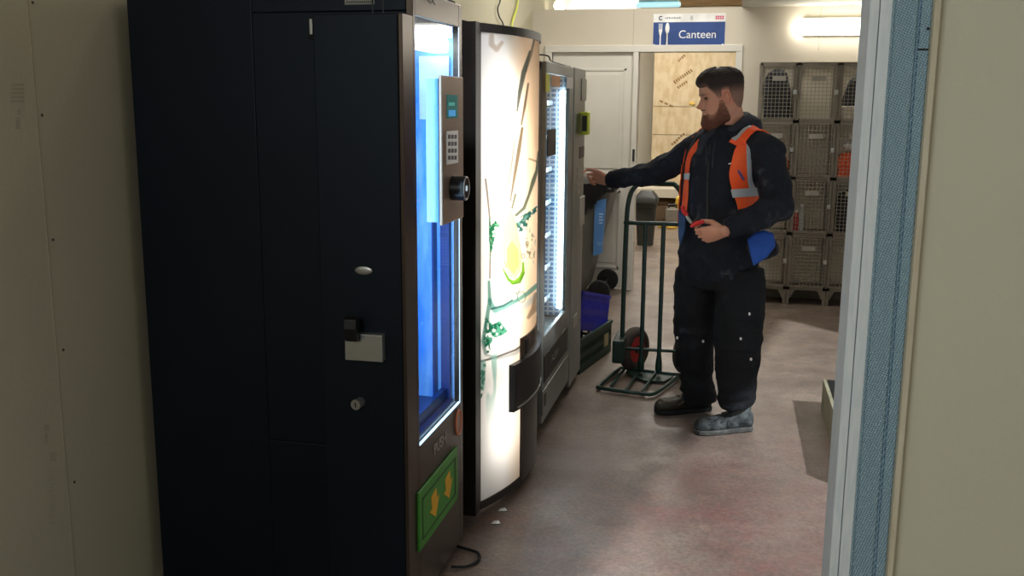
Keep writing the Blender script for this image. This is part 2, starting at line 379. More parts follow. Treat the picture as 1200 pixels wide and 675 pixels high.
# ------------------------------------------------------------------ vending machine 1: black with a blue lit window
YA, YB1, YC = 2.534, 2.63, 3.13
t = thing('vending_machine', 'tall black vending machine with blue lit window, nearest the camera, against the left wall', 'vending machine', (-1.3, 2.85, 0))
XF = -0.87
bd = MB().box(-1.745, -1.35, YB1, YC, .03, 1.86).box(-1.35, XF-.02, YB1, YC, 1.80, 1.86).box(-1.35, XF-.02, YB1, YC, .03, .53)
bd.box(-1.35, XF-.02, YB1, YB1+.02, .53, 1.8).box(-1.35, XF-.02, YC-.03, YC, .53, 1.8)
bd.build('body', M['black'], t, bevel=.003)
mb = MB()                                     # pressed seams on the side at the front
for x in (-.985, -.955): mb.box(x-.002, x+.002, YB1-.002, YB1+.002, .05, 1.84)
mb.build('seam', M['black2'], t)
for x, y in ((-1.68,2.7),(-1.68,3.06),(-.95,2.7),(-.95,3.06)): MB().cyl((x,y,0),(x,y,.032),.022,14).build('foot', M['black2'], t)
# front door frame with opening
y0, y1, z0, z1 = 2.648, 3.090, .548, 1.790
f = MB().box(XF-.02, XF, YB1, y0, .04, 1.86).box(XF-.02, XF, y1, YC, .04, 1.86).box(XF-.02, XF, y0, y1, z1, 1.86).box(XF-.02, XF, y0, y1, .04, z0)
fo = f.build('door_frame', M['bronze'], t, bevel=.002)
MB().box(XF-.014, XF-.010, y0, y1, z0, z1).build('glass_pane', M['glass'], t)
e = MB().box(XF-.006, XF+.0012, y0, y1, z0-.002, z0+.002).box(XF-.0005, XF+.0010, y1-.002, y1+.001, z0, z1)
e.build('window_edge', M['edge_glow'], t, label='bright edge of the window')
# blue interior
def streak(name, c1, c2, es=0.0):
    m = mat(name, c1, 0.5, rgb2=c2, scale=5.5, detail=7, lo=.38, hi=.72, stretch=(3,3,.55)); return m
mblue = streak('blue_liner', (58,142,240), (160,212,255))
li = MB().box(-1.35, -1.34, YB1+.02, YC-.03, .53, 1.80).box(-1.34, XF-.02, YC-.036, YC-.0305, .53, 1.80).box(-1.34, XF-.02, YB1+.0205, YB1+.026, .53, 1.80)
li.build('cabinet_liner', mblue, t)
MB().box(-1.34, XF-.02, YB1+.03, YC-.04, .535, .56).box(-1.3, -.95, YB1+.1, YB1+.105, .56, .61).box(-.93, -.91, YB1+.05, YC-.05, .56, .60).build('delivery_tray', mat('dark_blue_tray', (18,40,96), .35), t)
MB().box(-.93, -.90, YC-.06, YC-.037, .56, 1.22).box(-.955, -.948, YC-.075, YC-.037, .56, 1.5).build('rail', mat('blue_rail', (20,50,120), .4), t)
MB().box(-.96, -.90, y0+.01, y1-.01, 1.71, 1.755).build('interior_lamp', M['led_white'], t, bevel=.008)
MB().box(-1.0, -.897, y0+.002, y1-.002, 1.765, 1.80).build('lamp_rail', mat('lamp_rail_blue', (60,90,140), .4), t)
MB().box(-1.0, -.90, YC-.05, YC-.040, 1.50, 1.70).build('header_card', mat('pale_header_card', (196,214,226), .5), t)
l = add_light('interior_blue_lamp', 'AREA', (-.93, 2.67, 1.15), 4.2, (.62,.82,1.0), (1.1,.05)); l.rotation_euler = (math.radians(90), math.radians(90), 0); l.rotation_euler = Vector((-.15,1,0)).to_track_quat('-Z','X').to_euler()
# control panel
XP = XF+.028
cp = MB()
a = [onx(*p, XP) for p in ((518,88),(543,88),(542,259),(518,265))]
ya, yb = a[0].y, a[1].y
cp.prism([(XP,ya,a[0].z),(XP,yb,a[0].z),(XP,yb,a[3].z),(XP,ya,a[3].z)], (-.012,0,0))
cpo = cp.build('control_panel', M['bronze_lit'], t, bevel=.003)
MB().box(XP-.05, XP-.012, ya-.002, ya+.012, a[3].z+.01, a[0].z-.01).build('panel_side', mat('panel_side_acrylic', (70,130,190), .15), cpo)
def prect(p0, p1, d0, d1, name, m, par, X=XP):
    A = onx(*p0, X+d1); B = onx(*p1, X+d1); return MB().box(X+d0, X+d1, min(A.y,B.y), max(A.y,B.y), min(A.z,B.z), max(A.z,B.z)).build(name, m, par)
sc = prect((524,111),(536.5,138),-.001,.0015,'display_screen', mat('screen_bezel',(16,60,62),.2, emit=(20,110,104), es=.45), cpo)
for (p0,p1,mm) in (((526,120),(533,124),M['teal_screen']),((526,129),(534,136),mat('screen_blue',(30,110,170),.3,emit=(60,150,210),es=.6))): prect(p0,p1,.0014,.0022,'screen_block',mm,cpo)
kp = prect((524,154),(537,190.5),-.001,.003,'keypad', M['white'], cpo)
mk2 = mat('key_grey', (92,90,92), .5)
for r in range(4):
    for c in range(3):
        A = onx(525.6+c*3.7, 158+r*8.2, XP+.0045); MB().box(XP+.002, XP+.0048, A.y, A.y+.022, A.z-.012, A.z).build('key', mk2, cpo)
A = onx(528, 221, XP); R0 = .038
rd = MB().cyl((XP-.002,A.y+.02,A.z),(XP+.045,A.y+.02,A.z),R0,28).build('card_reader', M['black2'], cpo, smooth=40, bevel=.002)
rg = MB(); rg.tube([(XP+.0455,A.y+.02+math.cos(k/28*2*math.pi)*.034,A.z+math.sin(k/28*2*math.pi)*.034) for k in range(28)], .0022, 8, closed=True); rg.build('reader_ring', M['silver'], cpo, smooth=True)
MB().cyl((XP+.045,A.y+.02,A.z),(XP+.0468,A.y+.02,A.z),.009,16).build('reader_light', mat('reader_dot',(200,215,225),.3,emit=(200,220,230),es=.6), cpo)
# writing, sticker, flap
A = onx(515.5, 519, XF); B = onx(508, 527, XF)
text('push_lettering', 'PUSH', .05, mat('lettering_silver',(168,160,150),.4,.3), t, (XF+.0012, onx(515.5,520,XF).y, onx(515.5,520,XF).z), (0,1,0), (0,0,1), sx=1.15)
A = onx(537, 495, XF); mb = MB(); Y9 = A.y-.0
mb.tube([(XF+.0012, Y9+math.cos(k/24*2*math.pi)*.034, A.z+math.sin(k/24*2*math.pi)*.042) for k in range(24)], .0042, 6, closed=True)
st = MB().cyl((XF, Y9, A.z),(XF+.001, Y9, A.z), .034, 24).build('sticker', mat('sticker_brown',(150,116,100),.5), t)
mb.build('sticker_ring', M['orange_sticker'], st)
g = [onx(*p, XF+.01) for p in ((492,577),(537,524),(537,586),(493,646))]
gy0, gy1, gz1, gz0 = g[0].y, g[1].y, (g[0].z+g[1].z)/2, (g[2].z+g[3].z)/2
gf = MB().box(XF, XF+.008, gy0, gy1, gz0, gz1).build('delivery_flap', M['green_tray'], t, bevel=.002)
mb = MB(); i = .028
for (a0,a1,b0,b1) in ((gy0+i,gy1-i,gz0+i,gz0+i+.005),(gy0+i,gy1-i,gz1-i-.005,gz1-i),(gy0+i,gy0+i+.007,gz0+i,gz1-i),(gy1-i-.01,gy1-i,gz0+i,gz1-i)): mb.box(XF+.008, XF+.0092, a0, a1, b0, b1)
mb.build('flap_groove', M['green_dark'], gf)
for cy in (gy0+(gy1-gy0)*.36, gy0+(gy1-gy0)*.72):
    cz = (gz0+gz1)/2-.0; sgn = 1
    shp = [(-.03,.045),(.03,.045),(.03,.0),(.055,.0),(0,-.055),(-.055,.0),(-.03,.0)]
    # hand-like arrow, tilted
    ang = math.radians(12); P = [(XF+.008, cy+(x*math.cos(ang)-z*math.sin(ang))*.9, cz+(x*math.sin(ang)+z*math.cos(ang))*.9) for x, z in shp]
    MB().prism(P, (.0014,0,0)).build('arrow', M['yellow'], gf)
A = onx(495,3,XF); text('header_lettering', 'NEX', .035, mat('header_letter_grey',(206,198,188),.4), t, (XF+.0012, 2.80, 1.845), (0,1,0), (0,0,1))
# side unit
su = MB().box(-1.122, XF-.012, YA, YB1-.001, .03, 1.785).build('side_unit', M['black'], t, bevel=.003)
MB().box(XF-.012, XF, YA+.006, YB1-.001, .03, 1.785).build('side_unit_front', M['bronze'], t, bevel=.002)
hk = MB().box(-1.142,-1.132,YA+.02,YA+.03,1.733,1.775).build('hinge', M['silver'], su, bevel=.002)
MB().cyl((-1.145,YA+.025,1.728),(-1.118,YA+.025,1.720),.006,10).build('hinge_pin', M['black2'], su)
# badge, lock, key barrel on the side unit
def yp(px,py): return ony(px,py,YA)
c = yp(426,317); MB().ell((c.x,YA,c.z),.026,.003,.012,16).build('badge', M['silver'], su, smooth=True)
c0 = yp(408,388); c1 = yp(452,422)
lk = MB().box(c0.x,c1.x,YA-.028,YA,c1.z,c0.z).build('lock_plate', M['silver'], su, bevel=.002)
hx = yp(417,375); hd = MB()
prof = [(YA-.028,.958),(YA-.045,.968),(YA-.062,.960),(YA-.066,.935),(YA-.056,.898),(YA-.034,.893),(YA-.036,.925),(YA-.03,.935)]
hd.prism([(hx.x-.012,y,z) for y,z in prof],(.036,0,0)); hd.build('lock_handle', M['black2'], lk, bevel=.003)
c = yp(421,471); MB().cyl((c.x,YA-.03,c.z),(c.x+.004,YA,c.z),.015,20).build('key_barrel', M['silver'], su, smooth=40)
MB().box(c.x-.0015,c.x+.0015,YA-.0312,YA-.029,c.z-.007,c.z+.007).build('keyhole', M['black2'], su)
a = ony(404,-6,YB1); b = ony(439,5,YB1)
pl = MB().box(a.x,b.x,YB1-.002,YB1,b.z,1.855).build('rating_plate', M['label_plate'], t)
mb = MB()
for k in range(12): mb.box(a.x+.006+k*.0063, a.x+.0095+k*.0063, YB1-.0026, YB1-.002, b.z+.004, b.z+.009)
mb.build('plate_print', M['steel_dark'], pl)
mb = MB().tube([(-.93,3.05,1.865),(-.90,3.085,1.872),(-.89,3.11,1.868)],.004,8,True); mb.build('top_clip', M['black2'], t)

# power cable on the floor beside machine 1
pts = [onz(*p, .008) for p in ((530,664),(545,664),(556,660),(562,654),(560,648),(553,645),(546,643),(536,640))]
def spline(P, k=6):
    out = []
    for i in range(len(P)-1):
        p0, p1, p2, p3 = P[max(i-1,0)], P[i], P[i+1], P[min(i+2, len(P)-1)]
        for j in range(k):
            t_ = j/k; out.append(.5*((2*p1)+(p2-p0)*t_+(2*p0-5*p1+4*p2-p3)*t_*t_+(3*p1-p0-3*p2+p3)*t_**3))
    return out+[P[-1]]
tag(MB().tube(spline(pts), .005, 8, True).build('power_cable', M['rubber'], origin=pts[3]), 'black power cable looping out on the floor beside the nearest black machine', 'cable')
for px, py, lab in ((581,613,'small white scrap of paper on the floor beside the glowing lemon machine'), (589,598,'pale strip of litter on the floor against the foot of the glowing lemon machine')):
    c = onz(px, py, .001); o = MB().prism([c+Vector(v) for v in ((-.016,-.01,0),(.004,-.016,.004),(.018,-.002,.001),(.008,.012,.006),(-.01,.01,.002))], (0,0,.0012)).build('paper_scrap', M['white'], origin=c); tag(o, lab, 'litter')

# ------------------------------------------------------------------ vending machine 2: bowed glowing drinks front
t = thing('vending_machine', 'vending machine with a glowing curved front picturing lemon in a glass, second in the row', 'vending machine', (-1.3, 3.8, 0))
ym0, ym1, yc, hw, bul = 3.29, 4.25, 3.80, .45, .108
def fx(y): return -.872 + bul*(1-((y-yc)/hw)**2)
XB = -1.60; zt, zb = 1.825, .045
mb = MB()
mb.box(XB, -.93, ym0, ym1, .05, zt-.005)
mb.build('body', M['black'], t, bevel=.004)
for x in (-1.5,-.98):
    for y in (ym0+.08, ym1-.08): MB().cyl((x,y,0),(x,y,.052),.025,12).build('foot', M['black2'], t)
NS = 28
ys = [yc-hw+2*hw*i/NS for i in range(NS+1)]
def bow(zlo, zhi, off0, off1, ya_=None, yb_=None):
    """solid following the bowed front between depths off0 (back) and off1 (face)"""
    a_ = ya_ if ya_ is not None else yc-hw; b_ = yb_ if yb_ is not None else yc+hw
    n = max(2, int(NS*(b_-a_)/(2*hw)))
    Y = [a_+(b_-a_)*i/n for i in range(n+1)]
    m = MB()
    for i in range(n):
        q = lambda y, o: (fx(y)+o, y)
        A, B = q(Y[i],off0), q(Y[i+1],off0); Cc, D = q(Y[i+1],off1), q(Y[i],off1)
        m.hexa([(*A,zlo),(*B,zlo),(*Cc,zlo),(*D,zlo)], [(*A,zhi),(*B,zhi),(*Cc,zhi),(*D,zhi)])
    return m
zpt, zpb = 1.795, .075
# door shell: side strips, top and bottom bands
sh = bow(zpt, zt, -.06, .006); s2 = bow(zb, zpb, -.06, .006)
for q in (s2,): sh.add(q.v, q.f)
for (p, q) in ((yc-hw-.06, yc-hw+.012), (yc+hw-.012, yc+hw+.0)):
    s3 = MB().box(-.93, -.866, p, q, zb, zt); sh.add(s3.v, s3.f)
sh.build('door_shell', mat('dark_bronze_shell', (34,30,28), .42, .25), t)
# picture raster: painted print on the translucent panel
def inpoly(px, py, poly):
    x = np.array([p[0] for p in poly]); y = np.array([p[1] for p in poly]); c = np.zeros(px.shape, bool); j = len(poly)-1
    for i in range(len(poly)):
        cond = ((y[i] > py) != (y[j] > py)) & (px < (x[j]-x[i])*(py-y[i])/(y[j]-y[i]+1e-9)+x[i]); c ^= cond; j = i
    return c
def segd(px, py, pts, ws):
    best = np.full(px.shape, 1e9)
    for (a, b, w0, w1) in zip(pts[:-1], pts[1:], ws[:-1], ws[1:]):
        dx, dy = b[0]-a[0], b[1]-a[1]; L = dx*dx+dy*dy+1e-9
        tt = np.clip(((px-a[0])*dx+(py-a[1])*dy)/L, 0, 1)
        d_ = np.hypot(px-a[0]-tt*dx, py-a[1]-tt*dy) - (w0+(w1-w0)*tt)/2
        best = np.minimum(best, d_)
    return best
nu, nv = 190, 620
Yg = np.linspace(yc-hw+.010, yc+hw-.010, nu); Zg = np.linspace(zpb, zpt, nv)
YY, ZZ = np.meshgrid(Yg, Zg); XX = -.872+bul*(1-((YY-yc)/hw)**2)
RT = np.array(RW).T
Pc = np.stack([XX, YY, ZZ-HC], -1) @ RT.T
PX = CX+FPX*Pc[...,0]/-Pc[...,2]; PY = CY-FPX*Pc[...,1]/-Pc[...,2]
# the far quarter of the bow is unseen; keep the print continuous there using arc position
rng = np.random.default_rng(5)
def sn(freqx, freqy, seed):
    r = np.random.default_rng(seed); g = r.random((40, 40)); u = (PX-555)/85*freqx; v = (PY/600)*freqy
    u0 = np.floor(u).astype(int) % 39; v0 = np.floor(v).astype(int) % 39; fu = u-np.floor(u); fv = v-np.floor(v)
    fu = fu*fu*(3-2*fu); fv = fv*fv*(3-2*fv)
    return (g[v0,u0]*(1-fu)+g[v0,u0+1]*fu)*(1-fv)+(g[v0+1,u0]*(1-fu)+g[v0+1,u0+1]*fu)*fv
colr = np.empty(PX.shape+(3,)); cream = np.array([250,232,208.]); white = np.array([252,250,248.]); tan = np.array([236,200,164.])
f_ = np.clip((PX-592-8*(sn(3,6,1)-.5))/26, 0, 1)[...,None]; colr[:] = white*(1-f_)+np.array([246,216,184.])*f_
def paint(mask, c, a=1.0):
    m_ = (np.clip(mask, 0, 1)*a)[...,None]; colr[:] = colr*(1-m_)+np.array(c, float)*m_
def stroke(pts, ws, c, a=1.0, soft=1.2): ws = [q*.72 for q in ws]; a *= .85; paint(1-segd(PX, PY, pts, ws)/soft, c, a)
stroke([(576,42),(576,52),(582,58),(588,50)], [5,6,5,3], (176,150,128), .6, 2)
stroke([(626,46),(622,64),(616,84)], [1,2.5,1.5], (120,104,86)); stroke([(621,60),(614,84),(609,108),(606,130)], [1,6,4.5,1], (66,72,66))
stroke([(619,98),(615,124),(611,146)], [.8,2.6,1], (90,76,58)); stroke([(612,150),(608,176),(604,200),(598,236)], [2.5,5,4,1], (92,78,58)); stroke([(603,164),(600,190),(596,216)], [.6,2,1], (120,110,92))
stroke([(604,228),(600,244)], [2.5,2], (84,84,66)); stroke([(620,186),(631,190)], [.8,.8], (150,120,90)); stroke([(631,178),(629,200),(625,212),(620,228),(614,244),(605,252)], [1.2,3,5,2.5,3.5,3.5], (70,80,66))
stroke([(569,210),(571,226),(574,256),(575,276),(574,326)], [1.2,1.4,1,1.2,1], (96,84,70))
def scrub(poly, c, c2, seed, th=.45):
    m_ = inpoly(PX, PY, poly).astype(float); n_ = sn(26, 150, seed); n2 = sn(40, 230, seed+1)
    paint(m_*np.clip((n_*.6+n2*.4-th)/.08, 0, 1), c); paint(m_*np.clip((n2-.62)/.1, 0, 1), c2, .8)
scrub([(573,254),(580,258),(586,264),(586,272),(580,278),(577,292),(574,304),(573,280)], (24,98,62), (120,178,140), 11, .36)
scrub([(604,262),(612,252),(622,247),(630,240),(631,246),(620,256),(617,270),(608,272)], (44,92,84), (110,150,140), 13, .34)
scrub([(616,256),(628,280),(626,310),(618,300),(614,276)], (130,120,96), (200,190,170), 15, .62)
# lemon wedge
paint(inpoly(PX,PY,[(597,244),(603,252),(608,276),(612,300),(610,318),(604,327),(597,325),(591,312),(589,292),(590,268)]).astype(float), (244,172,96), .62)
paint(inpoly(PX,PY,[(600,282),(607,292),(608,310),(602,322),(594,312),(594,292)]).astype(float), (242,150,70), .5)
stroke([(590,316),(596,328),(603,331),(610,326),(613,318),(613,308)], [1.5,3.5,5,5,3.5,1.5], (84,140,20)); stroke([(592,320),(600,333),(609,331),(614,320)], [1,1.4,2,1.4], (70,120,34))
for (bx,by,br) in ((590,311,3),(596,343,3.4),(603,348,3.6),(611,348,5),(606,340,2.6),(613,300,2)):
    d_ = np.abs(np.hypot(PX-bx, (PY-by)*.8)-br); paint(1-d_/.9, (74,98,84), .8)
# liquid surfaces and leaves in the base of the glass
stroke([(574,352),(580,364),(592,360),(606,352),(618,344),(630,334)], [5,7,4,4,5,5], (58,118,110), .85, 1.5)
stroke([(576,362),(590,358),(600,352)], [2,2,1.5], (30,74,70))
stroke([(571,374),(586,374),(604,366),(618,356),(631,344)], [3,6,6,5,5], (176,186,190), .8, 3)
stroke([(574,384),(592,384),(612,374)], [2,3,2], (216,220,220), .9, 3)
scrub([(569,372),(577,380),(586,376),(595,388),(589,393),(580,396),(574,404),(576,416),(570,414),(566,404),(567,386)], (18,84,62), (90,160,130), 17, .34)
stroke([(573,330),(574,352),(570,378),(566,400),(569,414)], [3,5,5,4,3], (30,86,72), .8)
stroke([(566,404),(570,416),(584,420),(604,414),(620,400),(631,386)], [2,2,1.5,3,5,4], (150,154,152), .8, 2)
stroke([(629,346),(626,362),(619,372)], [7,7,2], (122,100,78), .75, 2)
stroke([(562,424),(580,419),(604,410),(622,398),(634,386)], [1.4,1.4,1.4,1.4,1.4], (60,56,50))
# below the line: water tail streaks
below = (PY > 424-(PX-562)*.5).astype(float)
s_ = sn(14, 14, 21)*.6+sn(30, 20, 22)*.4
paint(below*np.clip((s_-.52)/.1,0,1)*np.clip((500-PY)/60,0,1)*np.clip((600-PX)/20,0,1), (128,176,166), .7)
scrub([(562,428),(570,426),(568,446),(564,470),(562,470)], (70,130,110), (170,205,195), 23, .4)
colr = np.clip(colr, 0, 255)/255; cl = np.where(colr <= .04045, colr/12.92, ((colr+.055)/1.055)**2.4)
me = bpy.data.meshes.new('light_panel'); org = world_loc(t)
V = np.stack([XX-org.x, YY-org.y, ZZ-org.z], -1).reshape(-1, 3)
idx = np.arange(nu*nv).reshape(nv, nu); F = np.stack([idx[:-1,:-1], idx[:-1,1:], idx[1:,1:], idx[1:,:-1]], -1).reshape(-1, 4)
me.from_pydata(V.tolist(), [], F.tolist())
ca = me.color_attributes.new('print', 'FLOAT_COLOR', 'POINT'); ca.data.foreach_set('color', np.concatenate([cl.reshape(-1,3), np.ones((nu*nv,1))], 1).ravel().astype(np.float32))
me.polygons.foreach_set('use_smooth', [True]*len(me.polygons))
m = bpy.data.materials.new('backlit_print'); m.use_nodes = True; nt = m.node_tree
for nn in list(nt.nodes): nt.nodes.remove(nn)
out = nt.nodes.new('ShaderNodeOutputMaterial'); at = nt.nodes.new('ShaderNodeAttribute'); at.attribute_name = 'print'
tr = nt.nodes.new('ShaderNodeBsdfTranslucent'); df = nt.nodes.new('ShaderNodeBsdfDiffuse'); mx = nt.nodes.new('ShaderNodeMixShader'); mx.inputs[0].default_value = .35
gl = nt.nodes.new('ShaderNodeBsdfGlossy'); gl.inputs['Roughness'].default_value = .12; m2 = nt.nodes.new('ShaderNodeMixShader'); m2.inputs[0].default_value = .04
nt.links.new(at.outputs['Color'], tr.inputs[0]); nt.links.new(at.outputs['Color'], df.inputs[0])
nt.links.new(tr.outputs[0], mx.inputs[1]); nt.links.new(df.outputs[0], mx.inputs[2]); nt.links.new(mx.outputs[0], m2.inputs[1]); nt.links.new(gl.outputs[0], m2.inputs[2]); nt.links.new(m2.outputs[0], out.inputs[0])
me.materials.append(m); o = bpy.data.objects.new('light_panel', me); COL.objects.link(o); o.parent = t
# light box behind it
MB().box(-.930, -.926, yc-hw+.01, yc+hw-.01, zpb, zpt).build('reflector', M['white'], t)
la = add_light('light_box_lamp', 'AREA', (-.922, 3.56, 1.12), 4.6, (1.0,.95,.86), (1.0,.22)); la.rotation_euler = Vector((1,0,0)).to_track_quat('-Z','X').to_euler()
lb = add_light('light_box_lamp', 'AREA', (-.922, 3.56, .34), .8, (1.0,.95,.86), (.26,.2)); lb.rotation_euler = Vector((1,0,0)).to_track_quat('-Z','X').to_euler()
# dispensing window and dark lower column
def ysil(px, py):                              # y on bow for a pixel
    lo_, hi_ = yc-hw, 4.0
    for _ in range(40):
        md = (lo_+hi_)/2; z_ = ony(px, py, md)
        if z_.x < fx(md): hi_ = md
        else: lo_ = md
    return lo_
yw0 = ysil(596, 455); yw1 = yc+hw-.07
zw1 = ony(596, 428, yw0).z; zw0 = ony(596, 483, yw0).z
dw = bow(zw0, zw1, .001, .022, yw0, yw1).build('dispensing_window_frame', M['black2'], t)
bow(zw0+.03, zw1-.03, .0222, .0235, yw0+.02, yw1-.02).build('dispensing_window', mat('dark_glass', (8,9,10), .3), dw)
bow(zw0+.008, zw0+.016, .022, .0245, yw0+.03, yw1-.01).build('window_lip', M['silver'], dw)
yv0 = ysil(609, 520)
bow(zpb-.02, zw0, .0005, .008, yv0, yc+hw).build('lower_panel', mat('brown_panel', (46,38,34), .3, .2), t)
yu0 = ysil(609, 405)
bow(zw1, zw1+.085, .0005, .006, yu0, yc+hw-.01).build('upper_trim', mat('brown_gloss', (64,50,36), .2, .2), t)
bow(zw1+.01, zw1+.07, .006, .009, yu0+.05, yu0+.08).build('trim_slot', M['black2'], t)
MB().tube([(fx(3.5)-.25,3.5,zt),(fx(3.5)-.2,3.55,zt+.03),(fx(3.5)-.1,3.6,zt+.005)],.004,6,True).build('top_lead', M['black2'], t)

# ------------------------------------------------------------------ vending machine 3: grey snack machine with coin column
t = thing('vending_machine', 'grey steel snack vending machine with a glass door, at the far end of the row', 'vending machine', (-1.2, 4.85, 0))
X3 = -.805; s0, s1, s2_ = 4.262, 5.02, 5.40; H3 = 1.735
bd = MB().box(-1.6, -1.15, s0, s2_, .07, H3).box(-1.15, X3-.02, s0, s0+.025, .07, H3).box(-1.15, X3-.02, s1-.06, s2_, .07, H3).box(-1.15, X3-.02, s0, s1, 1.70, H3).box(-1.15, X3-.02, s0, s1, .07, .45)
bd.build('body', M['steel'], t, bevel=.004)
gy0, gy1 = s0+.03, onx(666,200,X3).y; gz0, gz1 = .50, 1.685
MB().box(X3-.02, X3, s0, gy0, .09, H3).box(X3-.02, X3, gy1, s1-.004, .09, H3).box(X3-.02, X3, gy0, gy1, gz1, H3).box(X3-.02, X3, gy0, gy1, .09, gz0).build('door', M['steel'], t, bevel=.003)
MB().box(X3-.012, X3-.008, gy0, gy1, gz0, gz1).build('glass_pane', M['glass'], t)
pc = MB().box(X3-.02, X3+.004, s1, s2_, .05, H3+.002).build('payment_column', M['steel'], t, bevel=.003)
MB().box(X3-.022, X3-.001, s1-.005, s1, .09, H3).build('door_gap', M['steel_dark'], t)
for y in (s0+.3, s1+.1):
    for x in (-1.5, X3-.08): MB().cyl((x,y,0),(x,y,.075),.022,12).build('foot', M['black2'], t)
# interior: perforated panel and led strip
def perf():
    m = bpy.data.materials.new('perforated_panel'); m.use_nodes = True; nt = m.node_tree; p = nt.nodes['Principled BSDF']
    tc = nt.nodes.new('ShaderNodeTexCoord'); mp = nt.nodes.new('ShaderNodeMapping'); mp.inputs['Rotation'].default_value = (math.radians(90),0,0)
    br = nt.nodes.new('ShaderNodeTexBrick'); br.inputs['Scale'].default_value = 1; br.offset = 0
    br.inputs['Brick Width'].default_value = .032; br.inputs['Row Height'].default_value = .024; br.inputs['Mortar Size'].default_value = .0052
    br.inputs['Color1'].default_value = (*lin((96,138,178)),1); br.inputs['Color2'].default_value = (*lin((118,158,196)),1); br.inputs['Mortar'].default_value = (*lin((236,242,246)),1)
    nt.links.new(tc.outputs['Object'], mp.inputs[0]); nt.links.new(mp.outputs[0], br.inputs[0]); nt.links.new(br.outputs[0], p.inputs['Base Color']); p.inputs['Roughness'].default_value = .5
    return m
wi = mat('white_interior', (214,224,232), .5)
MB().box(-1.149, -1.145, s0+.03, s1-.065, .46, 1.695).box(-1.145, X3-.03, s0+.03, s0+.034, .46, 1.695).build('interior_liner', wi, t)
MB().box(-1.14, X3-.03, s1-.066, s1-.062, .46, 1.695).build('perforated_panel', perf(), t)
for k in range(7):
    z = .55+k*.165
    MB().box(-1.13, -.90, s0+.04, s1-.075, z, z+.006).box(-.905, -.90, s0+.04, s1-.075, z, z+.03).build('shelf', wi, t)
MB().box(-.862, X3-.03, s1-.085, s1-.068, .50, 1.62).build('led_strip', M['led_white'], t)
# lower door: recessed flap and panel
a = onx(637,449,X3); b = onx(663,399,X3)
fy0, fy1 = onx(637,430,X3).y, onx(664,410,X3).y; fz1 = onx(637,418,X3).z; fz0 = onx(637,449,X3).z
MB().box(X3-.001, X3+.004, fy0, fy1, fz0, fz1).build('delivery_flap', M['steel_dark'], t, bevel=.002)
text('flap_lettering', 'PUSH', .05, mat('flap_letter',(110,108,100),.5), t, (X3+.0048, (fy0+fy1)/2-.05, (fz0+fz1)/2), (0,1,0), (0,0,1), sx=1.6)
MB().box(X3, X3+.006, fy0-.03, fy1+.02, .13, fz0-.03).build('kick_panel', M['steel'], t, bevel=.003)
MB().box(X3+.004, X3+.008, fy0-.01, fy0+.04, .17, fz0-.05).build('kick_vent', M['steel_dark'], t)
for (p,q,nm,mm) in (((641,152),(650,181),'handle_block',M['steel_dark']),((646,87.5),(656,102),'sticker',mat('orange_mark',(196,140,96),.6)),((664,90),(671,104),'sticker',mat('pale_mark',(206,202,196),.6)),((639.5,86),(644,108),'sticker',mat('yellow_mark',(190,186,60),.6))):
    A = onx(*p, X3); B = onx(*q, X3); MB().box(X3, X3+(.005 if 'block' in nm else .0015), A.y, B.y, B.z, A.z).build(nm, mm, t)
XC = X3+.004
for (p,q,nm,mm,th) in (((681,92),(686,118),'card_slot',M['steel'],.006),((679,172),(684,184),'display',M['steel_dark'],.003),((679,232),(684,262),'coin_return',mat('light_steel',(176,176,170),.4,.6),.004),((671,372),(675,380),'lock',M['silver'],.006)):
    A = onx(*p, XC); B = onx(*q, XC); MB().box(XC-.001, XC+th, A.y, B.y, B.z, A.z).build(nm, mm, pc, bevel=.001)
A = onx(679,131,XC); B = onx(684,157,XC)
cr = MB().box(XC-.001, XC+.05, s1+.16, s1+.24, B.z+.0, A.z).build('card_reader', M['lime'], pc, bevel=.006)
MB().box(XC+.012, XC+.044, s1+.158, s1+.161, B.z+.02, A.z-.02).build('reader_face', M['steel_dark'], cr)
MB().box(XC-.001, XC+.02, s1+.10, s1+.155, B.z+.01, A.z-.01).build('reader_mount', mat('olive_grey',(112,116,70),.5), pc)
for k in range(4):
    for c_ in range(2): MB().box(XC, XC+.004, s1+.13+c_*.05, s1+.16+c_*.05, 1.20-k*.04, 1.222-k*.04).build('button', M['silver'], pc)
P = [(X3-.1,s0+.04,H3+.02),(X3-.06,s0+.10,H3+.032),(X3-.02,s0+.14,H3+.028),(X3-.01,s0+.16,H3+.008),(X3-.02,s0+.4,H3+.006),(X3-.02,s1,H3+.005)]
MB().tube(spline([Vector(p) for p in P]), .0035, 6, True).build('top_wire', M['steel_dark'], t)
lc = add_light('snack_cabinet_lamp', 'AREA', (-.845, 4.84, 1.08), 2.5, (.88,.95,1.0), (1.1,.03)); lc.rotation_euler = Vector((-.45,-1,0)).to_track_quat('-Z','X').to_euler()

# cables hanging on the left wall above the machines
for pl_, nm, mm, lab in (([(583,-22),(583,0),(580,10),(582,20),(586,27),(588,40)],'hanging_cable',M['black2'],'thin dark cable hanging down the left wall above the glowing machine'),
                    ([(606,-22),(604,0),(602,12),(598,24),(596,40)],'hanging_cable',mat('earth_wire',(196,204,86),.5),'yellow-green earth wire hanging down the left wall above the glowing machine')):
    P = [on_left(*p)+Vector((.02,0,0)) for p in pl_]
    tag(MB().tube(spline(P), .0055 if 'thin' in lab else .009, 6, True).build(nm, mm, origin=P[0]), lab, 'cable')

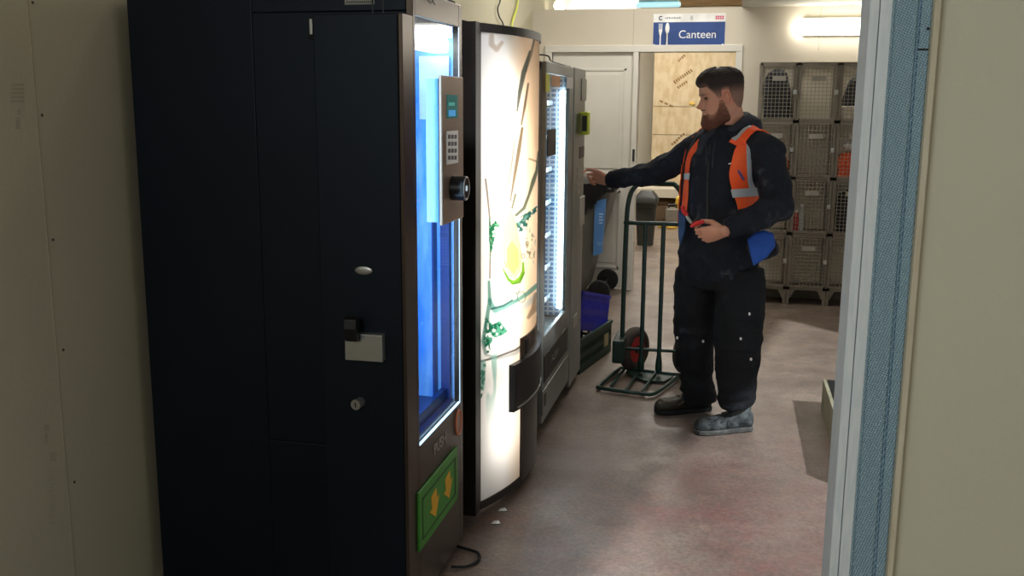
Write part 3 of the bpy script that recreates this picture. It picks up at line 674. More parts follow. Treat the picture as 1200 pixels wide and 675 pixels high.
# ------------------------------------------------------------------ canteen sign and wall lamp
a = ony(766,16.5,YB); b = ony(849,57,YB); ys_ = YB-.012
t = thing('canteen_sign', 'blue and white canteen sign with knife and fork symbol above the doorway', 'sign', ((a.x+b.x)/2, YB, b.z))
MB().box(a.x, b.x, ys_+.004, YB, b.z, a.z).build('sign_board', M['white'], t, bevel=.001)
zb_ = b.z+(a.z-b.z)*.76
MB().box(a.x+.002, b.x-.002, ys_+.0025, ys_+.004, b.z+.002, zb_).build('blue_field', M['blue_sign'], t)
W = b.x-a.x
text('sign_lettering', 'Canteen', .088, M['white'], t, (a.x+W*.62, ys_+.0022, b.z+(a.z-b.z)*.40), (1,0,0), (0,0,1), sx=1.0)
# fork and spoon
def flat(poly, x, z, s=1.0, y=None): return [(x+p[0]*s, (y or ys_+.0025), z+p[1]*s) for p in poly]
fk = MB(); zx = b.z+.01; hgt = zb_-b.z-.02
fxx = a.x+W*.105
fk.prism(flat([(-.004,0),(.004,0),(.005,hgt*.5),(.014,hgt*.68),(.014,hgt),(.009,hgt),(.009,hgt*.76),(.003,hgt*.76),(.003,hgt),(-.003,hgt),(-.003,hgt*.76),(-.009,hgt*.76),(-.009,hgt),(-.014,hgt),(-.014,hgt*.68),(-.005,hgt*.5)], fxx, zx), (0,-.001,0))
fk.build('fork_symbol', M['white'], t)
sp = MB(); sx_ = a.x+W*.20
sp.prism(flat([(-.006,0),(.006,0),(.004,hgt*.62)]+[(.017*math.sin(k/12*2*math.pi+.5), hgt*.8-.045*math.cos(k/12*2*math.pi+.5)) for k in range(12)]+[(-.004,hgt*.62)], sx_, zx), (0,-.001,0)); sp.build('spoon_symbol', M['white'], t)
zt_ = (zb_+a.z)/2
navy = mat('navy_print', (40,50,80), .5); pink = mat('pink_print', (210,70,110), .5); greyp = mat('grey_print', (120,120,126), .5)
mb = MB(); mb.tube([(a.x+.06+.013*math.cos(math.radians(40+k*14)), ys_+.002, zt_+.013*math.sin(math.radians(40+k*14))) for k in range(21)], .004, 6); mb.build('round_logo', navy, t)
mb = MB()
for k in range(9): mb.box(a.x+.095+k*.014, a.x+.104+k*.014, ys_+.003, ys_+.004, zt_-.006, zt_+.004+(k%3)*.002)
mb.build('logo_lettering', greyp, t)
mb = MB().box(a.x+W*.52, a.x+W*.525, ys_+.003, ys_+.004, zt_-.014, zt_+.014)
for k in range(3): mb.box(a.x+W*.52, a.x+W*.55, ys_+.003, ys_+.004, zt_-.014+k*.012, zt_-.010+k*.012)
mb.build('letter_logo', greyp, t)
mb = MB()
for k in range(4):
    for r in range(2): mb.box(a.x+W*.86+k*.017, a.x+W*.86+.013+k*.017, ys_+.003, ys_+.004, zt_-.014+r*.015, zt_-.002+r*.015)
mb.build('pink_logo', pink, t)
for x in (a.x+.012, b.x-.016): MB().cyl((x,ys_-.001,b.z+.03),(x,ys_+.004,b.z+.03),.008,10).build('screw', M['white'], t)

a = ony(937,24,YB-.06); b = ony(1040,41,YB-.06)
t = thing('wall_lamp', 'white fluorescent wall lamp glowing above the wire lockers', 'lamp', ((a.x+b.x)/2, YB, b.z))
MB().box(a.x+.03, b.x+.2, YB-.035, YB, b.z+.0, a.z+.02).build('housing', M['white'], t, bevel=.006)
zc = (a.z+b.z)/2; rr_ = (a.z-b.z)/2
mb = MB().tube([(a.x+.03,YB-.06,zc),(b.x+.22,YB-.06,zc)], rr_*.95, 20, True); mb.build('lamp_tube', M['tube_light'], t, smooth=40)
MB().cyl((a.x+.5,YB-.03,a.z+.02),(a.x+.5,YB-.005,a.z+.06),.006,8).build('clip', M['silver'], t)

# added battens under the high ceiling, out of view, put in to light the room
for i, (x, y, z, e) in enumerate(FILL_LAMPS):
    t = thing('added_batten_lamp', ['added white batten lamp, out of view, over the standing man','added white batten lamp, out of view, over the bare floor','added white batten lamp, out of view, before the canteen doorway','added white batten lamp, out of view, just inside the canteen doorway','added white batten lamp, out of view, near the canteen far wall'][i], 'lamp', (x,y,z), 'added batten lamps under the high ceiling')
    MB().box(x-.62, x+.62, y-.06, y+.06, z-.03, z+.02).build('housing', M['white'], t, bevel=.005)
    MB().box(x-.60, x+.60, y-.05, y+.05, z-.055, z-.03).build('diffuser', M['lamp_white'], t, bevel=.01)
    for dx in (-.4,.4): MB().cyl((x+dx,y,z+.02),(x+dx,y,3.3),.006,8).build('hanger', M['silver'], t)
# behind the partition top: bright roof light, a blue-white batten and timber beams
a = ony(655,12,9.6); b = ony(746,9,9.6)
t = thing('roof_light', 'bright white sloping roof light seen over the partition beside the doorway', 'roof light', (a.x, 9.6, a.z))
z9 = ony(700,13,9.6).z-.03
MB().hexa([(a.x-.05,9.6,z9),(b.x,9.6,z9),(b.x-.1,11.2,z9+.55),(a.x-.1,11.2,z9+.55)], [(a.x-.05,9.6,z9+.03),(b.x,9.6,z9+.03),(b.x-.1,11.2,z9+.58),(a.x-.1,11.2,z9+.58)]).build('roof_pane', mat('roof_light_pane',(255,255,255),.5,emit=(255,253,246),es=2.2), t)
MB().hexa([(b.x,9.58,z9-.02),(b.x+.03,9.58,z9-.02),(b.x-.07,11.2,z9+.53),(b.x-.1,11.2,z9+.53)], [(b.x,9.58,z9+.04),(b.x+.03,9.58,z9+.04),(b.x-.07,11.2,z9+.60),(b.x-.1,11.2,z9+.60)]).build('pane_edge', M['white'], t)
c = ony(656,8,8.75)
t = thing('bulkhead_lamp', 'small round white lamp peeping over the partition top at the left corner', 'lamp', (c.x, 8.7, c.z))
MB().ell((c.x,8.75,c.z+.01),.055,.05,.05,14).build('lamp_globe', M['lamp_white'], t, smooth=True)
c2 = ony(650,-6,8.75)
MB().tube([(c2.x,8.75,3.29),(c2.x,8.75,c2.z),(c.x-.02,8.75,c.z+.04)],.012,8,True).build('flex', mat('earth_sleeve',(186,190,90),.5), t)
a = ony(748,8,9.2); b = ony(795,2,9.2)
t = thing('batten_lamp', 'pale blue batten lamp over the partition above the sign', 'lamp', ((a.x+b.x)/2, 9.2, a.z))
MB().tube([(a.x,9.2,a.z+.015),(b.x,9.2,a.z+.015)],.024,16,True).build('lamp_tube', mat('blue_white_tube',(180,224,232),.4,emit=(170,220,232),es=.9), t, smooth=40)
MB().box(a.x,b.x,9.2,9.26,a.z+.04,a.z+.10).build('housing', mat('pale_blue_housing',(150,190,200),.5), t, bevel=.004)
MB().cyl((a.x+.05,9.23,a.z+.1),(a.x+.05,9.23,3.3),.006,8).build('hanger', M['silver'], t)
MB().cyl((b.x-.05,9.23,a.z+.1),(b.x-.05,9.23,3.3),.006,8).build('hanger', M['silver'], t)
for yy_, pz in ((9.0,7),(9.6,2)):
    a = ony(798,pz,yy_); b = ony(870,pz,yy_)
    struct('ceiling_beam', MB().box(a.x,b.x+3,yy_,yy_+.06,a.z,a.z+.2), mat('ceiling_timber',(172,140,100),.7,rgb2=(150,118,80),scale=6,stretch=(1,8,8)))

# ------------------------------------------------------------------ double door, left leaf closed
t = thing('door_leaf', 'closed white panelled door leaf left of the canteen doorway', 'door', ((ldl+dm)/2, YB, 0))
x0, x1 = ldl+.003, dm-.032; yd = YB+.012
lf = MB().box(x0, x1, yd, yd+.035, .012, 1.972).build('leaf', M['paint_white'], t, bevel=.002)
def panel(px0, px1, py0, py1):
    A = ony(px0,py0,yd); B = ony(px1,py1,yd)
    mb = MB(); w_ = .022
    for (p,q,r,s) in ((A.x,B.x,A.z-w_,A.z),(A.x,B.x,B.z,B.z+w_),(A.x,A.x+w_,B.z,A.z),(B.x-w_,B.x,B.z,A.z)): mb.box(p,q,yd-.007,yd,r,s)
    mb.build('panel_moulding', M['paint_white'], lf, bevel=.003)
    MB().box(A.x+.05,B.x-.05,yd-.006,yd,B.z+.05,A.z-.05).build('raised_panel', M['paint_white'], lf, bevel=.006)
panel(676,731,80,205); panel(676,725,222,315)
A = ony(742,182,yl-.009); MB().box(A.x-.006,A.x+.012,yl-.016,yl-.008,A.z-.05,A.z+.05).build('keep_plate', M['steel_dark'], t)
# ---- the canteen beyond
a = ony(768,40,14.4); b = ony(851,218,14.4)
t = thing('board_partition', 'tan strand board hoarding seen through the canteen doorway', 'board partition', ((a.x+b.x)/2, 14.4, 0))
osb = osb_mat()
seam = [a.z, ony(790,125,14.4).z, ony(790,158,14.4).z, ony(790,217,14.4).z]
for i in range(3):
    MB().box(a.x, b.x+1.4, 14.40, 14.43, seam[i+1]+.005, seam[i]-.003).build('board', osb, t)
MB().box(a.x, b.x+1.4, 14.43, 14.49, 0.0, seam[0]).build('backing_board', mat('backing_brown',(110,84,50),.9), t)  # plain brown sheet that shows in the gaps between the boards
pr = mat('stamp_print', (134,104,70), .8); mb = MB()
for k, (px,py) in enumerate([(756+8,0)]): pass
def stamp(p0, p1, n, w_):
    A = ony(*p0,14.397); B = ony(*p1,14.397); d_ = (B-A); L = d_.length; d_.normalize(); nrm = Vector((-d_.z,0,d_.x))
    for k in range(n):
        s_ = A+d_*L*(k/n); e_ = A+d_*L*((k+.7)/n); j = .3+.7*random.random()
        mb.prism([s_-nrm*w_*j, e_-nrm*w_*j, e_+nrm*w_, s_+nrm*w_], (0,-.002,0))
stamp((790,97),(812,82),9,.028); stamp((794,103),(806,95),5,.02); stamp((795,72),(803,64),4,.02); stamp((773,118),(790,126),3,.015); stamp((787,170),(803,156),6,.02)
mb.build('board_stamp', pr, t)
A = ony(811,121,14.39); MB().ell((A.x,14.39,A.z),.045,.01,.03,10).build('knot', mat('yellow_knot',(196,164,84),.7), t)
struct('bench_ledge', MB().box(a.x-.4, b.x+1.4, 13.9, 14.39, seam[3]-.14, seam[3]-.02).box(a.x-.38, a.x-.32, 13.95, 14.3, 0, seam[3]-.14), M['wall_cream'])
# yellow and grey clutter under the ledge
random.seed(11)
for k, (px, py, w_, h_, mm, lab, nm) in enumerate([(775,229,.20,.20,mat('brown_box',(110,92,70),.8),'brown cardboard box beside the tall grey bin in the canteen','cardboard_box'),(788,232,.17,.20,mat('grey_case',(120,116,108),.6),'grey case between the cardboard box and the yellow crate in the canteen','tool_case'),(801,228,.20,.32,mat('yellow_crate',(208,168,60),.6),'yellow crate standing on the canteen floor behind the man','crate'),(788,241,.30,.07,mat('yellow_strap',(196,158,54),.7),'yellow coiled strap lying before the grey case on the canteen floor','strap')]):
    yy_ = (13.4, 13.0, 13.4, 12.6)[k]
    c = ony(px, py, yy_); 
    if nm == 'strap':
        P = [Vector((c.x+.16*math.cos(q)*(1+.2*math.sin(3*q)), yy_+.12*math.sin(q), .03+.02*math.sin(5*q))) for q in [k2*.35 for k2 in range(36)]]
        o = MB().tube(P, .02, 6, True).build(nm, mm, origin=(c.x,yy_,0)); tag(o, lab, 'strap'); continue
    t2 = thing(nm, lab, {'cardboard_box':'box','tool_case':'case','crate':'crate'}[nm], (c.x, yy_, 0))
    MB().box(c.x-w_/2, c.x+w_/2, yy_, yy_+.3, 0.0, h_).build('body', mm, t2, bevel=.012)
    if nm == 'crate':
        for q in range(3): MB().box(c.x-w_/2-.006, c.x+w_/2+.006, yy_-.008, yy_+.308, .06+q*.09, .08+q*.09).build('rib', mm, t2)
    elif nm == 'tool_case': MB().tube([(c.x-.05,yy_+.15,h_),(c.x-.05,yy_+.15,h_+.05),(c.x+.05,yy_+.15,h_+.05),(c.x+.05,yy_+.15,h_)],.012,8,True).build('handle', M['black2'], t2)
    else:
        MB().hexa([(c.x-w_/2,yy_,h_),(c.x+w_/2,yy_,h_),(c.x+w_/2,yy_-.08,h_+.06),(c.x-w_/2,yy_-.08,h_+.06)],[(c.x-w_/2,yy_,h_+.004),(c.x+w_/2,yy_,h_+.004),(c.x+w_/2,yy_-.08,h_+.064),(c.x-w_/2,yy_-.08,h_+.064)]).build('flap', mm, t2)
# tall litter bin in the canteen
yb_ = 11.0; c = ony(756,288,yb_)
t = thing('litter_bin', 'dark grey tapered litter bin with a lid just inside the canteen doorway', 'bin', (c.x, yb_, 0))
hb = ony(758,236,yb_).z; dk = mat('charcoal_bin', (52,54,52), .5, rgb2=(60,62,60), scale=6)
def rect_ring(cx, cy, hx, hy, z, r=.03, n=4):
    out = []
    for (sx_, sy_, a0) in ((1,1,0),(-1,1,90),(-1,-1,180),(1,-1,270)):
        for k in range(n+1):
            an = math.radians(a0+90*k/n); out.append(Vector((cx+sx_*(hx-r)+r*math.cos(an), cy+sy_*(hy-r)+r*math.sin(an), z)))
    return out
MB().rings([rect_ring(c.x,yb_,.085,.10,0),rect_ring(c.x,yb_,.115,.13,hb)]).build('body', dk, t, smooth=40)
MB().rings([rect_ring(c.x,yb_,.128,.143,hb-.01),rect_ring(c.x,yb_,.13,.145,hb+.03),rect_ring(c.x,yb_,.11,.12,hb+.07),rect_ring(c.x,yb_,.07,.08,hb+.12)]).build('lid', dk, t, smooth=40)
MB().box(c.x-.09,c.x+.09,yb_-.14,yb_-.12,hb-.08,hb-.04).build('grip', M['black2'], t, bevel=.005)

# ------------------------------------------------------------------ wire lockers
YL = 7.9; YLB = YB-.005
def lx(px): return ony(px, 100, YL).x
Lx = [lx(890), lx(935.5), lx(984), lx(984)+(lx(984)-lx(935.5))]
ztp = ony(940,74.5,YL).z; zbt = ony(930,338,YL).z; zft = 0
rows = [ztp - (ztp-zbt)*k/4 for k in range(5)]
def locker_column(i, lab):
    xa, xb = Lx[i]+.002, Lx[i+1]-.002
    t = thing('wire_locker', lab, 'locker', ((xa+xb)/2, YL, 0), 'wire mesh lockers along the back wall')
    fr = MB(); r = .011
    for x in (xa, xb-2*r):
        for y in (YL, YLB-2*r): fr.box(x, x+2*r, y, y+2*r, 0.0 if y==YL else 0.0, ztp)
    for z in rows:
        fr.box(xa, xb, YL, YL+.018, z-.011, z+.011); fr.box(xa, xb, YLB-.02, YLB, z-.011, z+.011)
        fr.box(xa, xa+.014, YL, YLB, z-.008, z+.008); fr.box(xb-.014, xb, YL, YLB, z-.008, z+.008)
    fr.build('frame', M['locker'], t)
    for z in rows[1:]: MB().box(xa+.01, xb-.01, YL+.02, YLB-.02, z-.004, z).build('shelf', M['locker'], t)
    # side and rear mesh
    sm_ = MB(); wr = .0017; st_ = .0285
    for x in (xa+.005, xb-.005):
        y = YL+.03
        while y < YLB-.02: sm_.box(x-wr, x+wr, y-wr, y+wr, zbt, ztp); y += .06
        z = zbt+.03
        while z < ztp: sm_.box(x-wr, x+wr, YL, YLB, z-wr, z+wr); z += .06
    sm_.build('side_mesh', M['wire'], t)
    for s_, x in ((1, xa+.011), (-1, xb-.011)): MB().prism([(x,YL+.004,zbt-.01),(x+s_*.07,YL+.004,zbt-.01),(x+s_*.055,YL+.004,zbt-.01),(x,YL+.004,.02)],(0,.012,0)).build('foot_brace', M['locker'], t)
    for k in range(4):
        z1_, z0_ = rows[k]-.014, rows[k+1]+.014
        d = MB(); yf = YL-.012
        for (p,q,r_,s_) in ((xa+.012,xb-.012,z1_-.008,z1_),(xa+.012,xb-.012,z0_,z0_+.008),(xa+.012,xa+.020,z0_,z1_),(xb-.020,xb-.012,z0_,z1_)): d.box(p,q,yf,yf+.008,r_,s_)
        do = d.build('door', M['locker'], t)
        g_ = MB(); x = xa+.020+st_*.6
        while x < xb-.02: g_.box(x-wr,x+wr,yf+.002,yf+.005,z0_,z1_); x += st_
        z = z0_+st_*.5
        while z < z1_: g_.box(xa+.012,xb-.012,yf+.0,yf+.003,z-wr,z+wr); z += st_
        g_.build('mesh', M['wire'], do)
        cxm = (xa+xb)/2
        MB().box(cxm-.05,cxm+.05,yf-.003,yf,z1_-.115,z1_-.08).build('label_plate', M['label_plate'], do)
        MB().box(xb-.034,xb-.008,yf-.010,yf,(z0_+z1_)/2-.012,(z0_+z1_)/2+.022).build('latch', M['silver'], do)
    return t
locker_column(0, 'wire mesh locker column nearest the doorway, with black clothing in its top compartment')
locker_column(1, 'wire mesh locker column in the middle, with an empty bright top compartment')
locker_column(2, 'wire mesh locker column beside the blue-white wall edge, holding a white tub and orange clothing')
def cloth(name, cx, z0_, w_, h_, d_, m_, lab, cat, seed, y=None):
    y = y or (YL+YLB)/2; random.seed(seed); mb = MB(); n = 16; R = []
    for i in range(9):
        v = i/8; z = z0_+h_*v; k_ = (1-v**6)*.7+.3
        if v == 1: k_ = .25
        R.append([Vector((cx+w_/2*k_*math.cos(a_)*(1+.16*math.sin(3*a_+seed+v*4)), y+d_/2*k_*math.sin(a_)*(1+.14*math.cos(4*a_+v*5+seed)), z+(.02*math.sin(2*a_+seed) if 0 < i < 8 else 0))) for a_ in [2*math.pi*q/n for q in range(n)]])
    o = mb.rings(R).build(name, m_, smooth=True, origin=(cx,y,z0_)); tag(o, lab, cat); return o
cx0 = (Lx[0]+Lx[1])/2; cx1 = (Lx[1]+Lx[2])/2; cx2 = (Lx[2]+Lx[3])/2
dg = mat('dark_blue_grey_cloth',(34,38,46),.9,rgb2=(52,56,66),scale=10,bump=.3,bscale=20)
cloth('folded_coat', cx0, rows[1]+.002, .205, .40, .15, M['dark_cloth'], 'black coat filling the top compartment of the locker nearest the doorway', 'coat', 2)
cloth('rucksack', cx2+.01, rows[1]+.002, .24, .36, .14, dg, 'dark rucksack behind the white tub in the locker beside the blue-white wall edge', 'bag', 5, y=YL+.18)
c = ony(992.5,141,YL+.06)
t = thing('plastic_tub', 'white plastic tub in the top right locker compartment', 'tub', (c.x, YL+.06, rows[1]))
MB().rings([[Vector((c.x+r_*math.cos(a_),YL+.06+r_*math.sin(a_)*.7,z)) for a_ in [2*math.pi*q/20 for q in range(20)]] for r_,z in ((.040,rows[1]+.002),(.052,rows[1]+.10))]).build('tub', mat('off_white_tub',(214,206,188),.5), t, smooth=40)
MB().rings([[Vector((c.x+r_*math.cos(a_),YL+.06+r_*math.sin(a_)*.7,z)) for a_ in [2*math.pi*q/20 for q in range(20)]] for r_,z in ((.058,rows[1]+.10),(.058,rows[1]+.115),(.05,rows[1]+.12))]).build('lid', mat('tub_lid',(222,214,198),.5), t, smooth=40)
cloth('hivis_vest', cx2-.03, rows[2]+.002, .17, .20, .15, M['hivis'], 'orange high visibility vest bundled in the locker below the white tub', 'vest', 3)
c = ony(996,165,YL+.08)
tag(MB().ell((c.x,YL+.10,rows[2]+.255),.045,.05,.03,12).build('knit_hat', M['white'], smooth=True, origin=(c.x,YL+.1,rows[2]+.25)), 'small white hat on top of the orange vest in the locker', 'hat')
cloth('dark_clothes', cx2, rows[3]+.002, .20, .34, .15, M['dark_cloth'], 'dark clothes in the locker compartment below the orange vest', 'clothing', 8)
cloth('orange_jacket', cx0+.06, rows[2]+.002, .12, .17, .15, M['hivis'], 'orange jacket in the locker nearest the doorway, peeping from behind the man', 'jacket', 4)
for px, m_, lab, hh in ((932,M['red'],'red drinks bottle standing in the middle locker column',.16),(938,mat('clear_bottle',(176,184,180),.3),'pale clear bottle beside the red one in the middle locker column',.21)):
    c = ony(px,270,YL+.08); zb_ = rows[3]+.002
    t = thing('drinks_bottle', lab, 'bottle', (c.x, YL+.08, zb_))
    MB().rings([[Vector((c.x+r_*math.cos(a_),YL+.08+r_*math.sin(a_),zb_+z)) for a_ in [2*math.pi*q/16 for q in range(16)]] for r_,z in ((.022,0),(.024,.01),(.024,hh*.7),(.010,hh*.9),(.010,hh))]).build('bottle', m_, t, smooth=40)
    MB().cyl((c.x,YL+.08,zb_+hh),(c.x,YL+.08,zb_+hh+.02),.013,14).build('cap', M['white'], t)
# skirting under the lockers
struct('baseboard_back', MB().box(dr+.06, 2.5, YB-.012, YB, 0, .09), mat('skirting_grey',(120,110,96),.7))

# ------------------------------------------------------------------ wheelie bin behind machine 3
yw = 7.87
t = thing('wheelie_bin', 'grey wheelie bin with a blue label panel behind the far vending machine', 'bin', (-1.12, yw, 0))
xr = ony(713,230,yw-.25).x-.01
R = []
for z, hx, hy, cx_ in ((.06,.20,.20,-1.30),(.10,.215,.21,-1.29),(.40,.25,.23,-1.255),(.78,.30,.26,-1.21),(.90,.315,.27,-1.20)):
    R.append(rect_ring(cx_+ (xr+.915)*1.0, yw, hx, hy, z, .05, 4))
MB().rings(R).build('body', M['grey_bin'], t, smooth=40)
zl = .88; cxl = -1.20+(xr+.915)
MB().rings([rect_ring(cxl,yw,.34,.295,zl,.05),rect_ring(cxl,yw,.345,.30,zl+.03,.05),rect_ring(cxl,yw,.32,.28,zl+.065,.05),rect_ring(cxl,yw,.2,.2,zl+.085,.05)]).build('lid', M['black2'], t, smooth=40)
mb = MB().tube([(cxl+.33,yw-.22,zl+.03),(cxl+.36,yw-.20,zl+.04),(cxl+.36,yw+.20,zl+.04),(cxl+.33,yw+.22,zl+.03)],.016,8,True); mb.build('handle_bar', M['black2'], t, smooth=True)
wc = ony(702,340,yw-.27); wc.z = .09
whl = MB().cyl((wc.x,yw-.30,wc.z),(wc.x,yw-.25,wc.z),.09,28).build('wheel', M['rubber'], t, smooth=40, bevel=.008)
MB().cyl((wc.x,yw-.303,wc.z),(wc.x,yw-.29,wc.z),.05,20).build('hub', M['black2'], whl)
whl = MB().cyl((wc.x,yw+.25,wc.z),(wc.x,yw+.30,wc.z),.09,28).build('wheel', M['rubber'], t, smooth=40, bevel=.008)
MB().cyl((wc.x,yw-.28,wc.z),(wc.x,yw+.28,wc.z),.014,10).build('axle', M['steel_dark'], t)
yf = yw-.285
lp = [ony(*p,yf) for p in ((697,236),(710,233),(705,297),(695,300))]
lpo = MB().prism(lp,(0,.05,0)).build('label_panel', mat('blue_label',(84,134,196),.5), t)
mb = MB()
for (x0_,y0_,w_,h_) in ((702,250,5,14),(700,284,5,4)):
    for k in range(4):
        A = ony(x0_,y0_+k*h_/4,yf-.001); B = ony(x0_+w_-k%2,y0_+k*h_/4+h_/8,yf-.001); mb.box(A.x,B.x,yf-.0015,yf,B.z,A.z)
mb.build('label_print', mat('label_print_white',(170,200,230),.5), lpo)
jag = [ony(*p,7.56) for p in ((682,216),(700,214),(713,215),(711,222),(708,229),(706,224),(703,234),(701,229),(698,240),(695,235),(692,247),(689,241),(686,252),(682,250))]
MB().prism(jag,(0,.03,0)).build('bin_liner', M['black2'], t, label='jagged black liner hanging over the rim')
# ------------------------------------------------------------------ crates
def crate(mm, lab, zb_, h_, tilt, y0_=0, y1_=.60, x0_=0, x1_=.40):
    o_ = Vector((-.747-.205, 5.755+.04, zb_))
    t = thing('plastic_crate', lab, 'crate', o_)
    mb = MB(); th = .008
    L = y1_-y0_; nb = 22
    hx_ = (x1_-x0_)/2; hy_ = L/2
    def seg(xa,xb,ya,yb,za,zb2): mb.box(o_.x+xa,o_.x+xb,o_.y+ya,o_.y+yb,o_.z+za,o_.z+zb2)
    seg(-hx_,hx_,-hy_,hy_,0,.008)
    for s_ in (-1,1):
        xa, xb = (hx_-th,hx_) if s_>0 else (-hx_,-hx_+th)
        for (za,zb2) in ((0,.05),(h_*.42,h_*.58),(h_-.045,h_)): seg(xa,xb,-hy_,hy_,za,zb2)
        for k in range(nb+1):
            y = -hy_+L*k/nb; seg(xa,xb,max(y-.005,-hy_),min(y+.005,hy_),0,h_)
        ya, yb = (hy_-th,hy_) if s_>0 else (-hy_,-hy_+th)
        for (za,zb2) in ((0,.035),(h_*.46,h_*.54),(h_-.03,h_)): seg(-hx_,hx_,ya,yb,za,zb2)
        for k in range(9):
            x = -hx_+2*hx_*k/8; seg(max(x-.008,-hx_),min(x+.008,hx_),ya,yb,0,h_)
    bo = mb.build('shell', mm, t)
    rm = MB()
    for (a_,b_,c_,d_) in ((-hx_-.006,-hx_+.012,-hy_-.006,hy_+.006),(hx_-.012,hx_+.006,-hy_-.006,hy_+.006),(-hx_,hx_,-hy_-.006,-hy_+.012),(-hx_,hx_,hy_-.012,hy_+.006)): rm.box(o_.x+a_,o_.x+b_,o_.y+c_,o_.y+d_,o_.z+h_-.012,o_.z+h_+.006)
    rm.build('rim', mm, t)
    t.rotation_euler = (math.radians(tilt),0,math.radians(-10.8))
    return t, o_, hx_
g1, o1, hx1 = crate(M['green_crate'], 'dark green ventilated crate at the bottom of the stack beside the far machine', 0, .20, 0)
MB().box(o1.x+hx1, o1.x+hx1+.003, o1.y+.15, o1.y+.23, .06, .14).build('sticker', mat('crate_sticker',(150,140,110),.7), g1)
crate(M['blue_crate'], 'blue ventilated crate lying tilted on top of the dark green crate', .195, .225, -13, .02, .56, .02, .38)
# ------------------------------------------------------------------ sack truck
GP = M['green_paint']
t = thing('sack_truck', 'dark green tubular sack truck with red-hubbed wheels, standing left of the man', 'sack truck', (-.42, 5.5, 0))
yt = 5.5; P = lambda px, py, y=yt: ony(px, py, y)
xl = P(729,400).x; xr_ = P(797,400).x; zc_ = P(736,261).z
xtl = P(736,262).x
fr = MB()
topx = [(-.566,.60),(-.566,.95),(-.56,1.05),(-.535,1.12),(-.49,1.15),(-.42,1.155)]
left = [Vector((xl,yt,.10)),Vector((xl+.002,yt,.6)),Vector((xl+.006,yt,.90)),Vector((xl+.012,yt,1.0)),Vector((xl+.03,yt+.01,1.075)),Vector((xl+.07,yt+.03,1.12))]
right = [Vector((xr_-(p.x-xl),p.y,p.z)) for p in left][::-1]
fr.tube(spline(left)+spline(right), .0135, 12, True)
fr.build('frame', GP, t, smooth=True)
MB().tube([(xl,yt,zc_),(xr_,yt,zc_)],.012,12,True).build('cross_bar', GP, t, smooth=True)
MB().tube([(xl,yt,P(729,408).z),(xr_,yt,P(729,408).z)],.009,12,True).build('cross_bar', GP, t, smooth=True)
for px in (754,775):
    x = P(px,340).x; MB().tube([(x,yt,.05),(x,yt,.10),(x,yt,.14),(x,yt,zc_)],[.02,.018,.0125,.0125],12,True).build('upright', GP, t, smooth=True)
# toe frame
pt = [onz(*p,.02) for p in ((726,432),(703,451),(706,455),(752,461),(769,460),(795,441))]
MB().tube(spline(pt,4), .011, 10, True).build('toe_frame', GP, t, smooth=True)
for (p,q) in (((733,431),(716,452)),((750,433),(734,456)),((769,436),(752,459)),((727,431),(797,439))): MB().tube([onz(*p,.024),onz(*q,.024)],.008,8,True).build('toe_bar', GP, t, smooth=True)
pl2 = [onz(*p,.012) for p in ((738,431),(733,437),(755,447),(778,448),(792,440))]
MB().prism(pl2,(0,0,.006)).build('base_plate', mat('green_plate',(34,62,52),.5), t)
gd = [ony(718,398,5.42), ony(718,424,5.42)]
for s_, x in ((1, gd[0].x), (-1, xr_-.01)):
    MB().box(x, x+.065, 5.40, 5.66, gd[1].z-.005, gd[0].z).build('wheel_guard', GP, t, bevel=.01)
    xw = x+.105 if s_>0 else x+.05
    wz = .135; wy = 5.62
    wo = MB()
    wax = Vector((.88,-.475,0)); wfo = Vector((.475,.88,0)); wcn = Vector((xw,wy,wz)); R = []
    for k in range(36):
        a_ = 2*math.pi*k/36; cdir = wfo*math.cos(a_)+Vector((0,0,math.sin(a_)))
        R.append([wcn+cdir*(.100+.033*math.cos(b_))+wax*.036*math.sin(b_) for b_ in [2*math.pi*q/12 for q in range(12)]])
    wo.rings(R, closed=True); w1 = wo.build('wheel', mat('tyre_grey',(70,62,56),.85), t, smooth=True)
    w1.rotation_euler = (0,0,0)
    MB().cyl(wcn-wax*.024,wcn+wax*.024,.080,24).build('rim', M['red'], w1, smooth=40)
    MB().cyl(wcn-wax*.034,wcn+wax*.034,.024,16).build('hub', M['steel_dark'], w1)
MB().cyl((gd[0].x+.05,5.62,.135),(xr_,5.62,.135),.010,12).build('axle', GP, t)
# ------------------------------------------------------------------ trough at the right
A = onz(962,480,0); B = onz(976,528,0); h_ = onx(962,437,A.x).z
t = thing('floor_trough', 'low grey-green open box on the floor, half hidden by the blue-white wall edge', 'box', (.75, 4.6, 0))
x0_, x1_, y0_, y1_ = A.x, A.x+.5, 4.0, A.y
bm_ = mat('grey_green_board',(150,148,124),.8,rgb2=(132,130,106),scale=6)
MB().box(x0_,x0_+.018,y0_,y1_,.0,h_).box(x1_-.018,x1_,y0_,y1_,0,h_).box(x0_+.018,x1_-.018,y0_,y0_+.018,0,h_).box(x0_+.018,x1_-.018,y1_-.018,y1_,0,h_).box(x0_+.018,x1_-.018,y0_+.018,y1_-.018,.0,.015).build('board_sides', bm_, t, bevel=.002)
MB().box(x0_+.018,x1_-.018,y1_-.04,y1_-.018,.02,h_+.006).build('end_rail', M['steel_dark'], t)
MB().box(x0_+.10,x0_+.14,y0_+.1,y1_-.08,.016,h_-.01).build('inner_board', M['white'], t)

